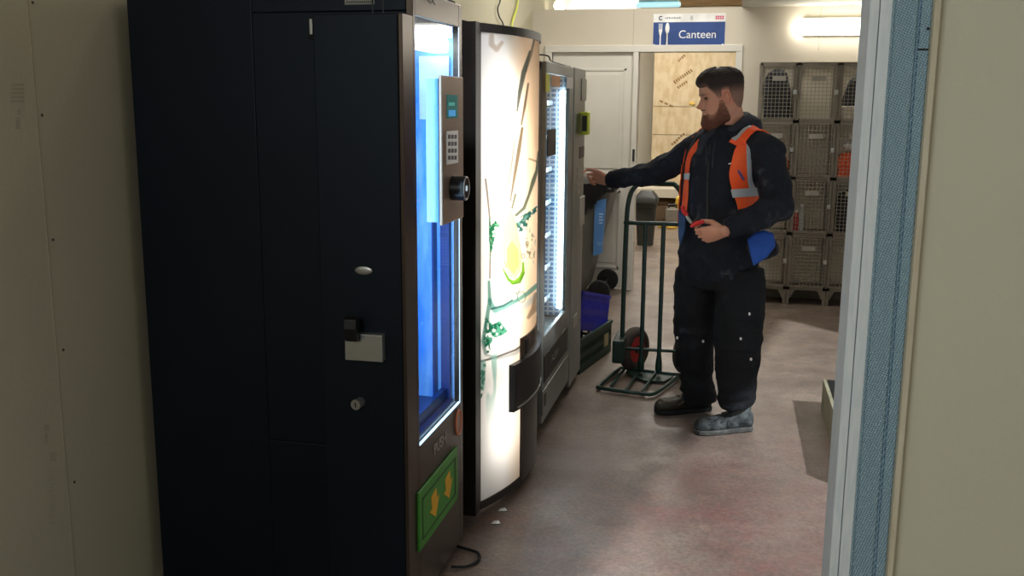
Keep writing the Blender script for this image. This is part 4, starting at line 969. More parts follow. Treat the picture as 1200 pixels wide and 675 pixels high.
# ------------------------------------------------------------------ the man
def remesh(mb, voxel, smooth_n=4, fac=.5):
    me = bpy.data.meshes.new('tmp'); me.from_pydata([tuple(v) for v in mb.v], [], mb.f)
    bm = bmesh.new(); bm.from_mesh(me); bmesh.ops.recalc_face_normals(bm, faces=bm.faces); bm.to_mesh(me); bm.free()
    o = bpy.data.objects.new('tmp', me); COL.objects.link(o)
    r = o.modifiers.new('r', 'REMESH'); r.mode = 'VOXEL'; r.voxel_size = voxel
    if smooth_n:
        s_ = o.modifiers.new('s', 'SMOOTH'); s_.iterations = smooth_n; s_.factor = fac
    bpy.context.view_layer.update()
    out = bpy.data.meshes.new_from_object(o.evaluated_get(bpy.context.evaluated_depsgraph_get()))
    bpy.data.objects.remove(o); return out
def wrinkle(me, amp, freq, seed=0.0, axis=None, fn=None):
    ns = [v.normal.copy() for v in me.vertices]
    for v, n in zip(me.vertices, ns):
        p = v.co
        q = Vector((p.x*freq[0]+seed, p.y*freq[1], p.z*freq[2]))
        r_ = 1-abs(noise.noise(q))*2.4; r2 = noise.noise(q*2.3+Vector((9,3,1)))
        a = amp*(fn(p) if fn else 1.0)
        v.co = p + n*(a*(max(r_, -.4)*.8-.3+.35*r2))
def put(name, me, m, parent, smooth=True):
    org = world_loc(parent); me.transform(Matrix.Translation(-org)); me.name = name
    me.materials.clear(); me.materials.append(m)
    if smooth: me.polygons.foreach_set('use_smooth', [True]*len(me.polygons))
    o = bpy.data.objects.new(name, me); COL.objects.link(o); o.parent = parent; return o
man = thing('person', 'bearded man in black work clothes and orange vest reaching to the far vending machine', 'person', (-.03, 4.74, 0))
TF = Vector((-.80,-.60,0)).normalized(); TR = Vector((TF.y,-TF.x,0))    # chest forward, his right
TC = lambda z, f=0, r=0: Vector((-.045, 4.74, z)) + TF*f + TR*r
def tring(z, w_, d_, f=0, r=0, n=28, e=.85, tilt=0):
    out = []
    for k in range(n):
        a_ = 2*math.pi*k/n; c_, s_ = math.cos(a_), math.sin(a_)
        out.append(TC(z, f, r) + TR*(w_*math.copysign(abs(c_)**e, c_)) + TF*(d_*math.copysign(abs(s_)**e, s_)) + Vector((0,0,tilt*c_)))
    return out
# joints
RS = TC(1.395, -.0, .165); LS = TC(1.395, 0, -.165)
RE = ony(768,203,5.04); RWr = ony(712,212,5.18)
LE = ony(911,243,4.44); LW = ony(849,271,4.335)
LS = ony(897,176,4.61); RS = ony(822,172,4.87)
# ---- head
HF = Vector((-.955,-.27,-.17)).normalized(); HL = Vector((0,0,1)).cross(HF).normalized(); HU = HF.cross(HL).normalized()
HO = ony(845.5,113.5,4.715)
def hp(f, l, u): return HO + HF*f + HL*l + HU*(u-.115)
TB = [(-.012,.040,.020,.018),(-.006,.064,.035,.034),(.005,.084,.048,.050),(.02,.094,.060,.060),(.04,.097,.070,.066),(.06,.096,.082,.069),(.08,.094,.090,.071),(.10,.092,.096,.073),(.12,.093,.099,.075),(.14,.098,.102,.0765),(.16,.099,.103,.077),(.18,.094,.098,.074),(.20,.081,.086,.066),(.215,.064,.068,.053),(.228,.038,.040,.032),(.235,.010,.010,.010)]
def lerp_tb(tb, u):
    if u <= tb[0][0]: return tb[0][1:]
    for a, b in zip(tb[:-1], tb[1:]):
        if u <= b[0]:
            t_ = (u-a[0])/(b[0]-a[0]); return tuple(a[i]+(b[i]-a[i])*t_ for i in range(1, len(a)))
    return tb[-1][1:]
NOSE = [(.066,0),(.071,.006),(.076,.020),(.083,.031),(.089,.028),(.10,.019),(.11,.012),(.12,.006),(.13,.002),(.14,0)]
g = lambda x, s: math.exp(-(x/s)**2)
def head_pt(th, u):
    f, b, w_ = lerp_tb(TB, u)
    c, s_ = math.cos(th), math.sin(th)
    F = (f if c > 0 else b)*math.copysign(abs(c)**.88, c); L = w_*math.copysign(abs(s_)**.92, s_)
    if c > 0:
        n_ = lerp_tb(NOSE, u)[0] if .066 < u < .14 else 0
        F += n_*g(L, .010+.006*g(u-.080, .012))
        F += .007*g(u-.136, .007)*g(abs(L)-.028, .024)
        F -= .012*g(u-.120, .010)*g(abs(L)-.031, .014)
        F += .005*g(u-.062, .005)*g(L, .020) + .006*g(u-.050, .005)*g(L, .018) - .006*g(u-.0565, .003)*g(L, .024)
        F += .007*g(u-.014, .012)*g(L, .024)
        F += .005*g(u-.095, .014)*g(abs(L)-.048, .016)
    return F, L
NT, NUU = 112, 110
us = [-.012+.247*(k/(NUU-1)) for k in range(NUU)]
def head_grid(off=None):
    R = []
    for u in us:
        ring = []
        for k in range(NT):
            th = 2*math.pi*k/NT; F, L = head_pt(th, u); U = u
            if off:
                o_, dz_ = off(th, u, F, L); d_ = Vector((F, L, (u-.115)*.8)).normalized(); F += d_.x*o_; L += d_.y*o_; U += d_.z*o_+dz_
            ring.append(hp(F, L, U))
        R.append(ring)
    return R
body = MB(); body.rings(head_grid())
for s_ in (1, -1):                              # ears
    c_ = (-.006, s_*.075, .112)
    A_ = (HF*.94-HU*.2+HL*s_*-.25, HL, HU)
    body.ell(hp(*c_), .014, .008, .025, 12, axes=A_)
    body.tube([hp(-.003+.015*math.cos(t_), s_*(.082+.005*math.sin(t_*.5)), .112+.026*math.sin(t_)) for t_ in [math.radians(d) for d in range(-110, 200, 22)][::1]][:15], [.0038]*15, 8, True)
body.tube([hp(-.030,0,.085), hp(-.034,0,.03), TC(1.455,-.01), TC(1.38,-.02)], [.054,.060,.068,.09], 20)
# torso, arms, legs under the clothes
body.rings([tring(.80,.15,.11), tring(.95,.145,.10), tring(1.1,.145,.10), tring(1.25,.165,.11), tring(1.36,.165,.10), tring(1.42,.11,.08), tring(1.46,.07,.065)])
body.tube([RS, RE, RWr], [.055,.042,.026], 14, True); body.tube([LS, LE, LW], [.055,.042,.026], 14, True)
LEGS = {'R': [ (816,338,4.80),(814,404,4.80),(816,440,4.86),(820,470,4.885)], 'L': [(868,338,4.66),(865,405,4.60),(863,445,4.62),(863,474,4.635)]}
for k_, P_ in LEGS.items(): Q_ = [ony(*p) for p in P_]; Q_[3] = Q_[2].lerp(Q_[3], .6); body.tube(Q_, [.085,.058,.05,.038], 14, True)
def hand(mb, W, D, T, N, curls, thumb, sc=1.0, spread=0.0):
    D, N = D.normalized(), N.normalized(); T = (T - D*T.dot(D)).normalized(); N = (N-D*N.dot(D)-T*N.dot(T)).normalized()
    R = []
    for (d_, a_, b_) in ((-.015,.026,.021),(.0,.027,.021),(.03,.035,.020),(.06,.041,.018),(.085,.042,.015),(.097,.036,.010)):
        R.append([W + D*d_*sc + (T*a_*math.cos(q) + N*b_*math.sin(q))*sc for q in [2*math.pi*k/16 for k in range(16)]])
    mb.rings(R)
    for i, (off, ls, r) in enumerate(((.031,(.043,.027,.021),.0084),(.0108,(.047,.030,.022),.0086),(-.010,(.043,.028,.021),.0082),(-.0295,(.034,.021,.018),.0073))):
        p = W + (D*.080 + T*off)*sc; ang = 0; pts = [W+(D*.06+T*off*.9)*sc, p]; rr = [r*sc*1.05]*2
        for j in range(3):
            ang += math.radians(curls[i][j]); sd = math.radians(spread)*(1.5-i)
            d_ = D*math.cos(ang)+N*math.sin(ang)+T*math.sin(sd); d_.normalize(); p = p + d_*ls[j]*sc; pts.append(p); rr.append(r*sc*(1-.09*(j+1)))
        mb.tube(pts, rr, 10, True)
    p = W + (D*.018+T*.022+N*.006)*sc; pts = [p]; rr = [.015*sc]
    for (v, L_, r) in zip(thumb, (.043,.032,.026), (.0125,.0105,.0088)):
        d_ = (D*v[0]+T*v[1]+N*v[2]).normalized(); p = p+d_*L_*sc; pts.append(p); rr.append(r*sc)
    mb.tube(pts, rr, 10, True)
UP = Vector((0,0,1))
tipR = ony(684,203,5.24)
D_ = (tipR-RWr).normalized()
hand(body, RWr, D_+Vector((0,0,.10)), UP+Vector((0.1,-.35,0)), Vector((.05,-1,-.35)), [(35,50,25),(62,70,35),(75,75,40),(80,75,40)], [(.8,.55,.5),(.95,.1,.45),(.9,-.15,.35)], 1.0)
D2 = (ony(818,277,4.36)-LW).normalized()
hand(body, LW, D2, UP+Vector((.15,-.45,0)), Vector((.1,1,-.25)), [(8,78,50),(14,80,50),(20,82,50),(28,84,50)], [(.75,.5,.5),(.95,.05,.5),(.8,-.1,.6)], 1.0)
me = remesh(body, .0025, 2, .4)
# skin colours by region
ca = me.color_attributes.new('tone', 'FLOAT_COLOR', 'POINT'); buf = []
base = np.array(lin((204,150,124))); 
def localh(p):
    d_ = Vector(p)-HO; return d_.dot(HF), d_.dot(HL), d_.dot(HU)+.115
for v in me.vertices:
    f, l, u = localh(v.co); c_ = base.copy()
    if v.co.z > 1.4:
        lip = g(u-.056, .007)*g(l, .022)*(1 if f > .08 else 0); c_ = c_*(1-lip*.5)+np.array(lin((176,96,86)))*lip*.5
        ch = g(u-.085,.02)*g(abs(l)-.045,.02)*(1 if f > .03 else 0); c_ = c_*(1-ch*.3)+np.array(lin((206,128,106)))*ch*.3
        nz_ = g(u-.083,.012)*g(l,.02)*(1 if f > .1 else 0); c_ = c_*(1-nz_*.4)+np.array(lin((206,126,104)))*nz_*.4
        br_ = g(u-.1395,.0045)*g(abs(l)-.031,.019)*(1 if f > .06 else 0); c_ = c_*(1-br_*.85)+np.array(lin((60,42,34)))*br_*.85
        ey = g(u-.1205,.0035)*g(abs(l)-.031,.011)*(1 if f > .05 else 0); c_ = c_*(1-ey*.8)+np.array(lin((44,32,28)))*ey*.8
        if abs(l) > .066 and abs(f+.006) < .03 and abs(u-.112) < .04: c_ = c_*.6+np.array(lin((212,132,108)))*.4
    else:
        n_ = noise.noise(v.co*40)*.06; c_ = c_*(1+n_)
    buf += [*c_, 1]
ca.data.foreach_set('color', buf)
def tone_mat(name, rough, sss=0.0, spec=.4):
    m = bpy.data.materials.new(name); m.use_nodes = True; nt = m.node_tree; p = nt.nodes['Principled BSDF']
    a_ = nt.nodes.new('ShaderNodeAttribute'); a_.attribute_name = 'tone'; nt.links.new(a_.outputs['Color'], p.inputs['Base Color'])
    p.inputs['Roughness'].default_value = rough; p.inputs['Specular IOR Level'].default_value = spec
    if sss: p.inputs['Subsurface Weight'].default_value = sss; p.inputs['Subsurface Radius'].default_value = (.02,.008,.004); p.inputs['Subsurface Scale'].default_value = .3
    n_ = nt.nodes.new('ShaderNodeTexNoise'); n_.inputs['Scale'].default_value = 260; tc = nt.nodes.new('ShaderNodeTexCoord'); nt.links.new(tc.outputs['Object'], n_.inputs['Vector'])
    b = nt.nodes.new('ShaderNodeBump'); b.inputs['Strength'].default_value = .12 if sss else .6; b.inputs['Distance'].default_value = .002
    nt.links.new(n_.outputs['Fac'], b.inputs['Height']); nt.links.new(b.outputs['Normal'], p.inputs['Normal']); return m
M['skin'] = tone_mat('skin', .5, .15)
put('body', me, M['skin'], man)
for s_ in (1,-1):
    MB().ell(hp(.0815, s_*.031, .1205), .0078,.0095,.0045, 10, axes=(HF,HL,HU)).build('eye', mat('eye_dark',(84,66,58),.2), man, smooth=True)
# ---- hair and beard as shells over the skull
def sm(x, a, b): t_ = min(1, max(0, (x-a)/(b-a))); return t_*t_*(3-2*t_)
def adeg(th): a_ = math.degrees(th) % 360; return min(a_, 360-a_)
HL_T = [(0,.170),(25,.170),(38,.172),(48,.160),(56,.146),(64,.132),(70,.110),(80,.112),(84,.146),(96,.146),(102,.110),(108,.084),(122,.064),(150,.046),(180,.042)]
def hairoff(th, u, F, L):
    a_ = adeg(th); ln = lerp_tb(HL_T, a_)[0] if a_ > 0 else .176
    k_ = sm(u, ln-.003, ln+.006)
    thick = .0030 + .015*sm(u, .150, .205)*(1-.35*sm(u,.225,.235)) + .010*(1-sm(a_,25,60))*sm(u,.168,.19)
    if a_ > 120: thick += .004*sm(u,.10,.17)
    n_ = noise.noise(Vector((F*130, L*130, u*60)))*.0025*sm(u,.15,.19)
    return (-.008*(1-k_) + k_*(thick+n_), 0)
mb = MB().rings(head_grid(hairoff)); 
mh = bpy.data.meshes.new('hair'); mh.from_pydata([tuple(v) for v in mb.v], [], mb.f)
ca = mh.color_attributes.new('tone', 'FLOAT_COLOR', 'POINT'); buf = []
hc = np.array(lin((42,33,29))); fc = np.array(lin((142,110,94)))
for u in us:
    for k in range(NT):
        a_ = adeg(2*math.pi*k/NT); t_ = sm(u, .112, .172) if a_ > 48 else 1
        c_ = fc*(1-t_)+hc*t_; ln = lerp_tb(HL_T, a_)[0] if a_ > 0 else .170; e_ = (1-sm(u, ln, ln+.018))*(.75 if a_ > 40 else .25); c_ = c_*(1-e_)+np.array(lin((176,132,110)))*e_; c_ = c_*(1+.22*noise.noise(Vector((k*.9, u*60, 3)))); buf += [*c_, 1]
ca.data.foreach_set('color', buf); hm = tone_mat('hair', .62, 0, .3)
put('hair', mh, hm, man)
BL_T = [(0,.074),(18,.074),(28,.066),(40,.048),(55,.046),(66,.062),(74,.108),(84,.104),(92,.060),(100,.030),(110,-.02),(180,-.02)]
def beardoff(th, u, F, L):
    a_ = adeg(th); up = lerp_tb(BL_T, a_)[0] if a_ > 0 else .074
    k_ = 1-sm(u, up-.006, up+.002)
    lipk = g(u-.056, .009)*(1 if abs(L) < .030 else g(abs(L)-.030, .006)) if F > .05 else 0
    k_ *= 1-min(1, lipk*1.5)
    th_ = .004 + .013*(1-sm(u, .01, .05))*(1-sm(a_, 60, 95)) + .003*g(u-.068,.006)
    dz_ = -.022*(1-sm(u,-.012,.03))*(1-sm(a_, 35, 80))*k_
    n_ = noise.noise(Vector((F*150, L*150, u*70)))*.0030
    return (-.007*(1-k_) + k_*(th_+n_), dz_)
mb = MB().rings(head_grid(beardoff)); mh = bpy.data.meshes.new('beard'); mh.from_pydata([tuple(v) for v in mb.v], [], mb.f)
ca = mh.color_attributes.new('tone', 'FLOAT_COLOR', 'POINT'); buf = []
bc = np.array(lin((104,66,50))); b2 = np.array(lin((140,98,78)))
for u in us:
    for k in range(NT):
        a_ = adeg(2*math.pi*k/NT); t_ = sm(u, .03, .10)*.7; c_ = bc*(1-t_)+b2*t_; up2 = lerp_tb(BL_T, a_)[0] if a_ > 0 else .074; e_ = sm(u, up2-.024, up2)*(.7 if a_ > 26 else .15); c_ = c_*(1-e_)+np.array(lin((184,134,112)))*e_; c_ = c_*(1+.3*noise.noise(Vector((k*.8, u*80, 7)))); buf += [*c_, 1]
ca.data.foreach_set('color', buf); put('beard', mh, tone_mat('beard', .7, 0, .25), man)
# ---- clothes
def dusty(name, c1, dust, th, spec=.35):
    m = mat(name, c1, .85, rgb2=tuple(int(v*1.35+3) for v in c1), scale=5, detail=6, lo=.4, hi=.75, bump=.35, bscale=55, spec=spec)
    nt = m.node_tree; p = nt.nodes['Principled BSDF']; src = p.inputs['Base Color'].links[0].from_socket
    tc = nt.nodes.new('ShaderNodeTexCoord'); n_ = nt.nodes.new('ShaderNodeTexNoise'); n_.inputs['Scale'].default_value = 9; n_.inputs['Detail'].default_value = 8; n_.inputs['Roughness'].default_value = .7
    nt.links.new(tc.outputs['Object'], n_.inputs['Vector'])
    r = nt.nodes.new('ShaderNodeValToRGB'); r.color_ramp.elements[0].position = th; r.color_ramp.elements[1].position = th+.16; r.color_ramp.elements[1].color = (.5,.5,.5,1)
    nt.links.new(n_.outputs['Fac'], r.inputs[0]); mx = nt.nodes.new('ShaderNodeMix'); mx.data_type = 'RGBA'
    nt.links.new(r.outputs[0], mx.inputs['Factor']); nt.links.new(src, mx.inputs['A']); mx.inputs['B'].default_value = (*lin(dust),1); nt.links.new(mx.outputs['Result'], p.inputs['Base Color']); return m
jm = dusty('black_jacket_cloth', (20,24,33), (96,102,112), .58)
tm = dusty('black_trouser_cloth', (17,19,23), (62,64,68), .63)
torso_r = [tring(.70,.176,.140,.0), tring(.76,.196,.156), tring(.84,.206,.166), tring(.95,.205,.165), tring(1.05,.200,.158,.005), tring(1.15,.202,.155,.005), tring(1.25,.207,.150,.0), tring(1.33,.200,.138,-.005), tring(1.39,.175,.118,-.01), tring(1.43,.13,.10,-.015), tring(1.462,.090,.082,-.02)]
tor = MB().rings(torso_r)
tme = remesh(tor, .012, 6)
tb = BVHTree.FromPolygons([v.co.copy() for v in tme.vertices], [tuple(p.vertices) for p in tme.polygons])
jk = MB().rings(torso_r)
jk.ell(RS+Vector((0,0,-.005)), .085,.085,.078, 12); jk.ell(LS+Vector((.0,.0,-.005)), .088,.085,.080, 12)
jk.tube([TC(1.40,-.01,.06), RS, RS.lerp(RE,.5), RE, RE.lerp(RWr,.5), RWr.lerp(RE,.06)], [.07,.078,.066,.060,.052,.043], 18)
jk.tube([TC(1.40,-.01,-.06), LS, LS.lerp(LE,.5)+Vector((.01,0,0)), LE, LE.lerp(LW,.25), LE.lerp(LW,.6), LW.lerp(LE,.04)], [.07,.080,.074,.070,.064,.055,.044], 18)
jk.ell(LE, .070,.070,.066, 12)
me = remesh(jk, .009, 5)
def armf(p):
    return 1.0 + .9*max(g((p-RE).length,.12), g((p-LE).length,.13), g((p-LW).length,.12), g((p-RWr).length,.14))
wrinkle(me, .0085, (9,9,13), 2.0, fn=armf); wrinkle(me, .0028, (26,26,34), 5.0)
jkt = put('jacket', me, jm, man)
jb = BVHTree.FromPolygons([v.co+world_loc(man) for v in me.vertices], [tuple(p.vertices) for p in me.polygons])
# cuffs, hem
for (a_, b_, r) in ((RWr, RE, .042), (LW, LE, .043)):
    d_ = (b_-a_).normalized(); MB().tube([a_+d_*.012, a_+d_*.055], [r*.98, r*1.06], 20).build('cuff', jm, jkt, smooth=40)
# hood and collar
hd = MB(); ring = []; rr = []
NB = TC(1.455, -.02)
for k in range(24):
    a_ = 2*math.pi*k/24; back = (1-math.cos(a_))/2   # a=0 front
    ring.append(NB + TF*(.088*math.cos(a_)+.006) + TR*(.098*math.sin(a_)) + UP*(-.055+.085*back**.8)); rr.append(.020+.020*back)
hd.tube(ring, rr, 14, closed=True)
hd.ell(TC(1.455,-.125), .11,.055,.055, 12, axes=(TR,TF,UP))
hd.tube([TC(1.435,.07,-.03),TC(1.40,.11,-.015),TC(1.33,.135,-.008)],[.02,.018,.012],10,True)
hd.tube([TC(1.435,.07,.03),TC(1.40,.11,.015),TC(1.33,.135,.008)],[.02,.018,.012],10,True)
hme = remesh(hd, .007, 4); wrinkle(hme, .005, (14,14,20), 8)
hood = put('hood', hme, mat('charcoal_hood',(38,42,52),.9,rgb2=(50,55,66),scale=10,bump=.3,bscale=60), man)
def hit(px, py, bvh, off=0.0):
    d_ = ray(px, py).normalized(); r = bvh.ray_cast(CAM, d_)
    return None if r[0] is None else r[0]-d_*off
# zip and cords
def cast_tube(pxs, r, off, bvh, name, m_, par, k=5):
    P = [hit(*p, bvh, off) for p in pxs]; P = [p for p in P if p is not None]
    if len(P) > 1: return MB().tube(spline(P, k), r, 8, True).build(name, m_, par, smooth=True)
cast_tube([(832,170),(830,195),(829,220),(829,250),(828,262)], .004, .006, jb, 'zip', M['steel_dark'], jkt)
cast_tube([(838,166),(836,180),(835,196)], .0022, .022, jb, 'drawstring', mat('cord_grey',(58,62,70),.8), hood)
cast_tube([(827,168),(828,182),(827,194)], .0022, .022, jb, 'drawstring', mat('cord_grey2',(58,62,70),.8), hood)
# vest
def patch(Lc, Rc, bvh, off, thick, nx=9, ny=26):
    def samp(C_, n):
        P = [Vector((p[0],p[1],0)) for p in C_]; P = spline(P, 6); L = [0]
        for a_, b_ in zip(P[:-1], P[1:]): L.append(L[-1]+(b_-a_).length)
        out = []; 
        for i in range(n):
            s_ = L[-1]*i/(n-1); j = 0
            while j < len(L)-2 and L[j+1] < s_: j += 1
            t_ = (s_-L[j])/max(1e-6, L[j+1]-L[j]); out.append(P[j].lerp(P[j+1], t_))
        return out
    A_, B_ = samp(Lc, ny), samp(Rc, ny); G = []
    for i in range(ny):
        row = []
        for j in range(nx):
            q = A_[i].lerp(B_[i], j/(nx-1)); h_ = hit(q.x, q.y, bvh, 0); row.append([q, h_])
        G.append(row)
    ds = [(h_-CAM).length for r_ in G for q, h_ in r_ if h_ is not None]; last = sum(ds)/len(ds)
    front = []; back = []
    for row in G:
        fr_, bk = [], []
        lastr = next(((h_-CAM).length for q, h_ in row if h_ is not None), last)
        for q, h_ in row:
            d_ = ray(q.x, q.y).normalized(); D0 = (h_-CAM).length if h_ is not None else lastr; lastr = D0
            fr_.append(CAM+d_*(D0-off-thick)); bk.append(CAM+d_*(D0-off))
        front.append(fr_); back.append(bk); last = lastr
    m_ = MB(); V = [p for r_ in front for p in r_]+[p for r_ in back for p in r_]; o_ = nx*ny; Fs = []
    for i in range(ny-1):
        for j in range(nx-1):
            a_ = i*nx+j; Fs.append((a_,a_+1,a_+nx+1,a_+nx)); Fs.append((o_+a_,o_+a_+nx,o_+a_+nx+1,o_+a_+1))
    for i in range(ny-1):
        for j in (0, nx-1): a_ = i*nx+j; Fs.append((a_,a_+nx,o_+a_+nx,o_+a_))
    for j in range(nx-1):
        for i in (0, ny-1): a_ = i*nx+j; Fs.append((a_,a_+1,o_+a_+1,o_+a_))
    return m_.add(V, Fs)
c7 = lambda P_: [(780+x/3.97, 130+y/3.97) for x, y in P_]
rs = patch(c7([(172,110),(140,145),(108,190),(93,240),(88,300),(80,380),(74,455)]), c7([(184,126),(152,175),(122,215),(112,262),(108,310),(106,385),(98,472)]), jb, .004, .006)
lp_ = patch(c7([(384,110),(378,160),(330,165),(306,240),(296,300),(310,370),(330,430),(340,478)]), c7([(410,78),(408,140),(402,180),(404,260),(404,320),(424,368),(436,410),(436,450)]), tb, .022, .006, 12, 34)
def strap(r0, r1, a0, a1, off=.006, thick=.006, n=30, m_=9, bv=None, zc=1.33):
    rows_f, rows_b = [], []
    for i in range(n):
        an = math.radians(a0+(a1-a0)*i/(n-1)); d_ = TF*math.cos(an)+UP*math.sin(an); rf, rb = [], []; last = None
        for j in range(m_):
            r_ = r0+(r1-r0)*j/(m_-1); c_ = TC(zc, -.01, r_); h_ = bv.ray_cast(c_+d_*.5, -d_)[0]
            D0 = (h_-c_).length if h_ is not None else (last or .12); last = D0
            rf.append(c_+d_*(D0+off+thick)); rb.append(c_+d_*(D0+off))
        rows_f.append(rf); rows_b.append(rb)
    q = MB(); V = [p for x in rows_f for p in x]+[p for x in rows_b for p in x]; o_ = n*m_; Fs = []
    for i in range(n-1):
        for j in range(m_-1): a_ = i*m_+j; Fs += [(a_,a_+1,a_+m_+1,a_+m_),(o_+a_,o_+a_+m_,o_+a_+m_+1,o_+a_+1)]
        for j in (0, m_-1): a_ = i*m_+j; Fs.append((a_,a_+m_,o_+a_+m_,o_+a_))
    for j in range(m_-1):
        for i in (0, n-1): a_ = i*m_+j; Fs.append((a_,a_+1,o_+a_+1,o_+a_))
    return q.add(V, Fs)
sh_ = strap(-.150, -.200, 34, 172, bv=jb); sr_ = strap(.085, .130, 96, 172, off=.008, bv=jb); sg_ = strap(-.150, -.166, 44, 100, off=.0125, thick=.002, n=20, m_=4, bv=jb)
vb = MB()
for q in (rs, lp_, sh_, sr_): vb.add(q.v, q.f)
vest = vb.build('vest', M['hivis'], man, smooth=50)
# back of the vest, following the torso
tme.update(); nn = [v.normal.copy() for v in tme.vertices]; used = {}; bv = MB()
for p in tme.polygons:
    c_ = p.center
    if .99 < c_.z < 1.44 and p.normal.dot((CAM-c_).normalized()) < (-.22 if (c_-TC(c_.z)).dot(TR) > 0 else -.04):
        ids = []
        for vi in p.vertices:
            if vi not in used: used[vi] = len(bv.v); bv.v.append(tme.vertices[vi].co+nn[vi]*.016)
            ids.append(used[vi])
        bv.f.append(tuple(ids))
bk = bv.build('vest_back', M['hivis'], man, smooth=True); so = bk.modifiers.new('solid','SOLIDIFY'); so.thickness = .004
sg_.build('reflective_strip', M['reflective'], vest, smooth=50)
r1 = patch(c7([(86,290),(84,318)]), c7([(113,290),(109,320)]), jb, .011, .002, 6, 5).build('reflective_band', M['reflective'], vest, smooth=50)
patch(c7([(303,366),(312,404)]), c7([(425,356),(432,396)]), tb, .030, .002, 12, 5).build('reflective_band', M['reflective'], vest, smooth=50)
patch(c7([(384,104),(376,160),(377,210),(379,280),(384,340),(392,362)]), c7([(410,80),(404,150),(400,196),(402,270),(406,325),(418,360)]), tb, .030, .002, 5, 20).build('reflective_strip', M['reflective'], vest, smooth=50)
cast_tube(c7([(340,280),(352,300),(362,318)]), .006, .03, tb, 'badge', mat('purple_badge',(92,70,120),.6), vest)
mb = MB()
for P_ in ([(338,222),(352,208),(372,200)],[(340,226),(356,222),(374,206)],[(315,240),(328,236)],[(296,246),(302,244)]):
    H_ = [hit(*p, jb, .004) for p in c7(P_)]; H_ = [h_ for h_ in H_ if h_ is not None]
    if len(H_) > 1: mb.tube(H_, .0042, 6, True)
mb.build('chest_emblem', mat('emblem_white',(200,204,208),.6), jkt)
# trousers
tr_ = MB().rings([tring(.70,.19,.15), tring(.76,.200,.160), tring(.80,.198,.157), tring(.90,.19,.15)])
RAD = {'R': [.112,.094,.082,.080], 'L': [.116,.110,.098,.080]}
for k_, P_ in LEGS.items():
    J_ = [ony(*p) for p in P_]; r_ = RAD[k_]; top = J_[0]+Vector((0,0,.10))
    tr_.tube([top, J_[0], J_[0].lerp(J_[1],.5), J_[1], J_[2], J_[2].lerp(J_[3],.65), J_[3]], [r_[0]*.9, r_[0], (r_[0]+r_[1])/2+.003, r_[1], r_[2], r_[3]+.006, r_[3]+.004], 22)
me = remesh(tr_, .009, 5)
def legf(p): return .55 + 1.2*max(g(p.z-.45,.09), g(p.z-.14,.13)) + .3*g(p.z-.75,.08)
wrinkle(me, .0075, (7,7,11), 4.0, fn=legf); wrinkle(me, .0022, (22,22,26), 9)
trs = put('trousers', me, tm, man)
lb_ = BVHTree.FromPolygons([v.co+world_loc(man) for v in me.vertices], [tuple(p.vertices) for p in me.polygons])
patch([(851,366),(852,410)], [(884,366),(886,412)], lb_, .006, .010, 8, 10).build('cargo_pocket', tm, trs, smooth=50)
patch([(849,362),(850,373)], [(887,366),(887,376)], lb_, .017, .006, 8, 4).build('pocket_flap', tm, trs, smooth=50)
patch([(792,397),(792,430)], [(806,397),(806,430)], lb_, .004, .008, 5, 8).build('cargo_pocket', tm, trs, smooth=50)
patch([(851,408),(853,432)], [(884,410),(884,432)], lb_, .002, .006, 8, 6).build('knee_pad', tm, trs, smooth=50)
for p in ((878,368),(868,397),(793.5,396),(880,421),(824,400)):
    h_ = hit(*p, lb_, .02 if p[1] < 372 else .012)
    if h_ is not None: MB().ell(h_, .006,.006,.008, 8).build('stud', M['white'], trs, smooth=True)
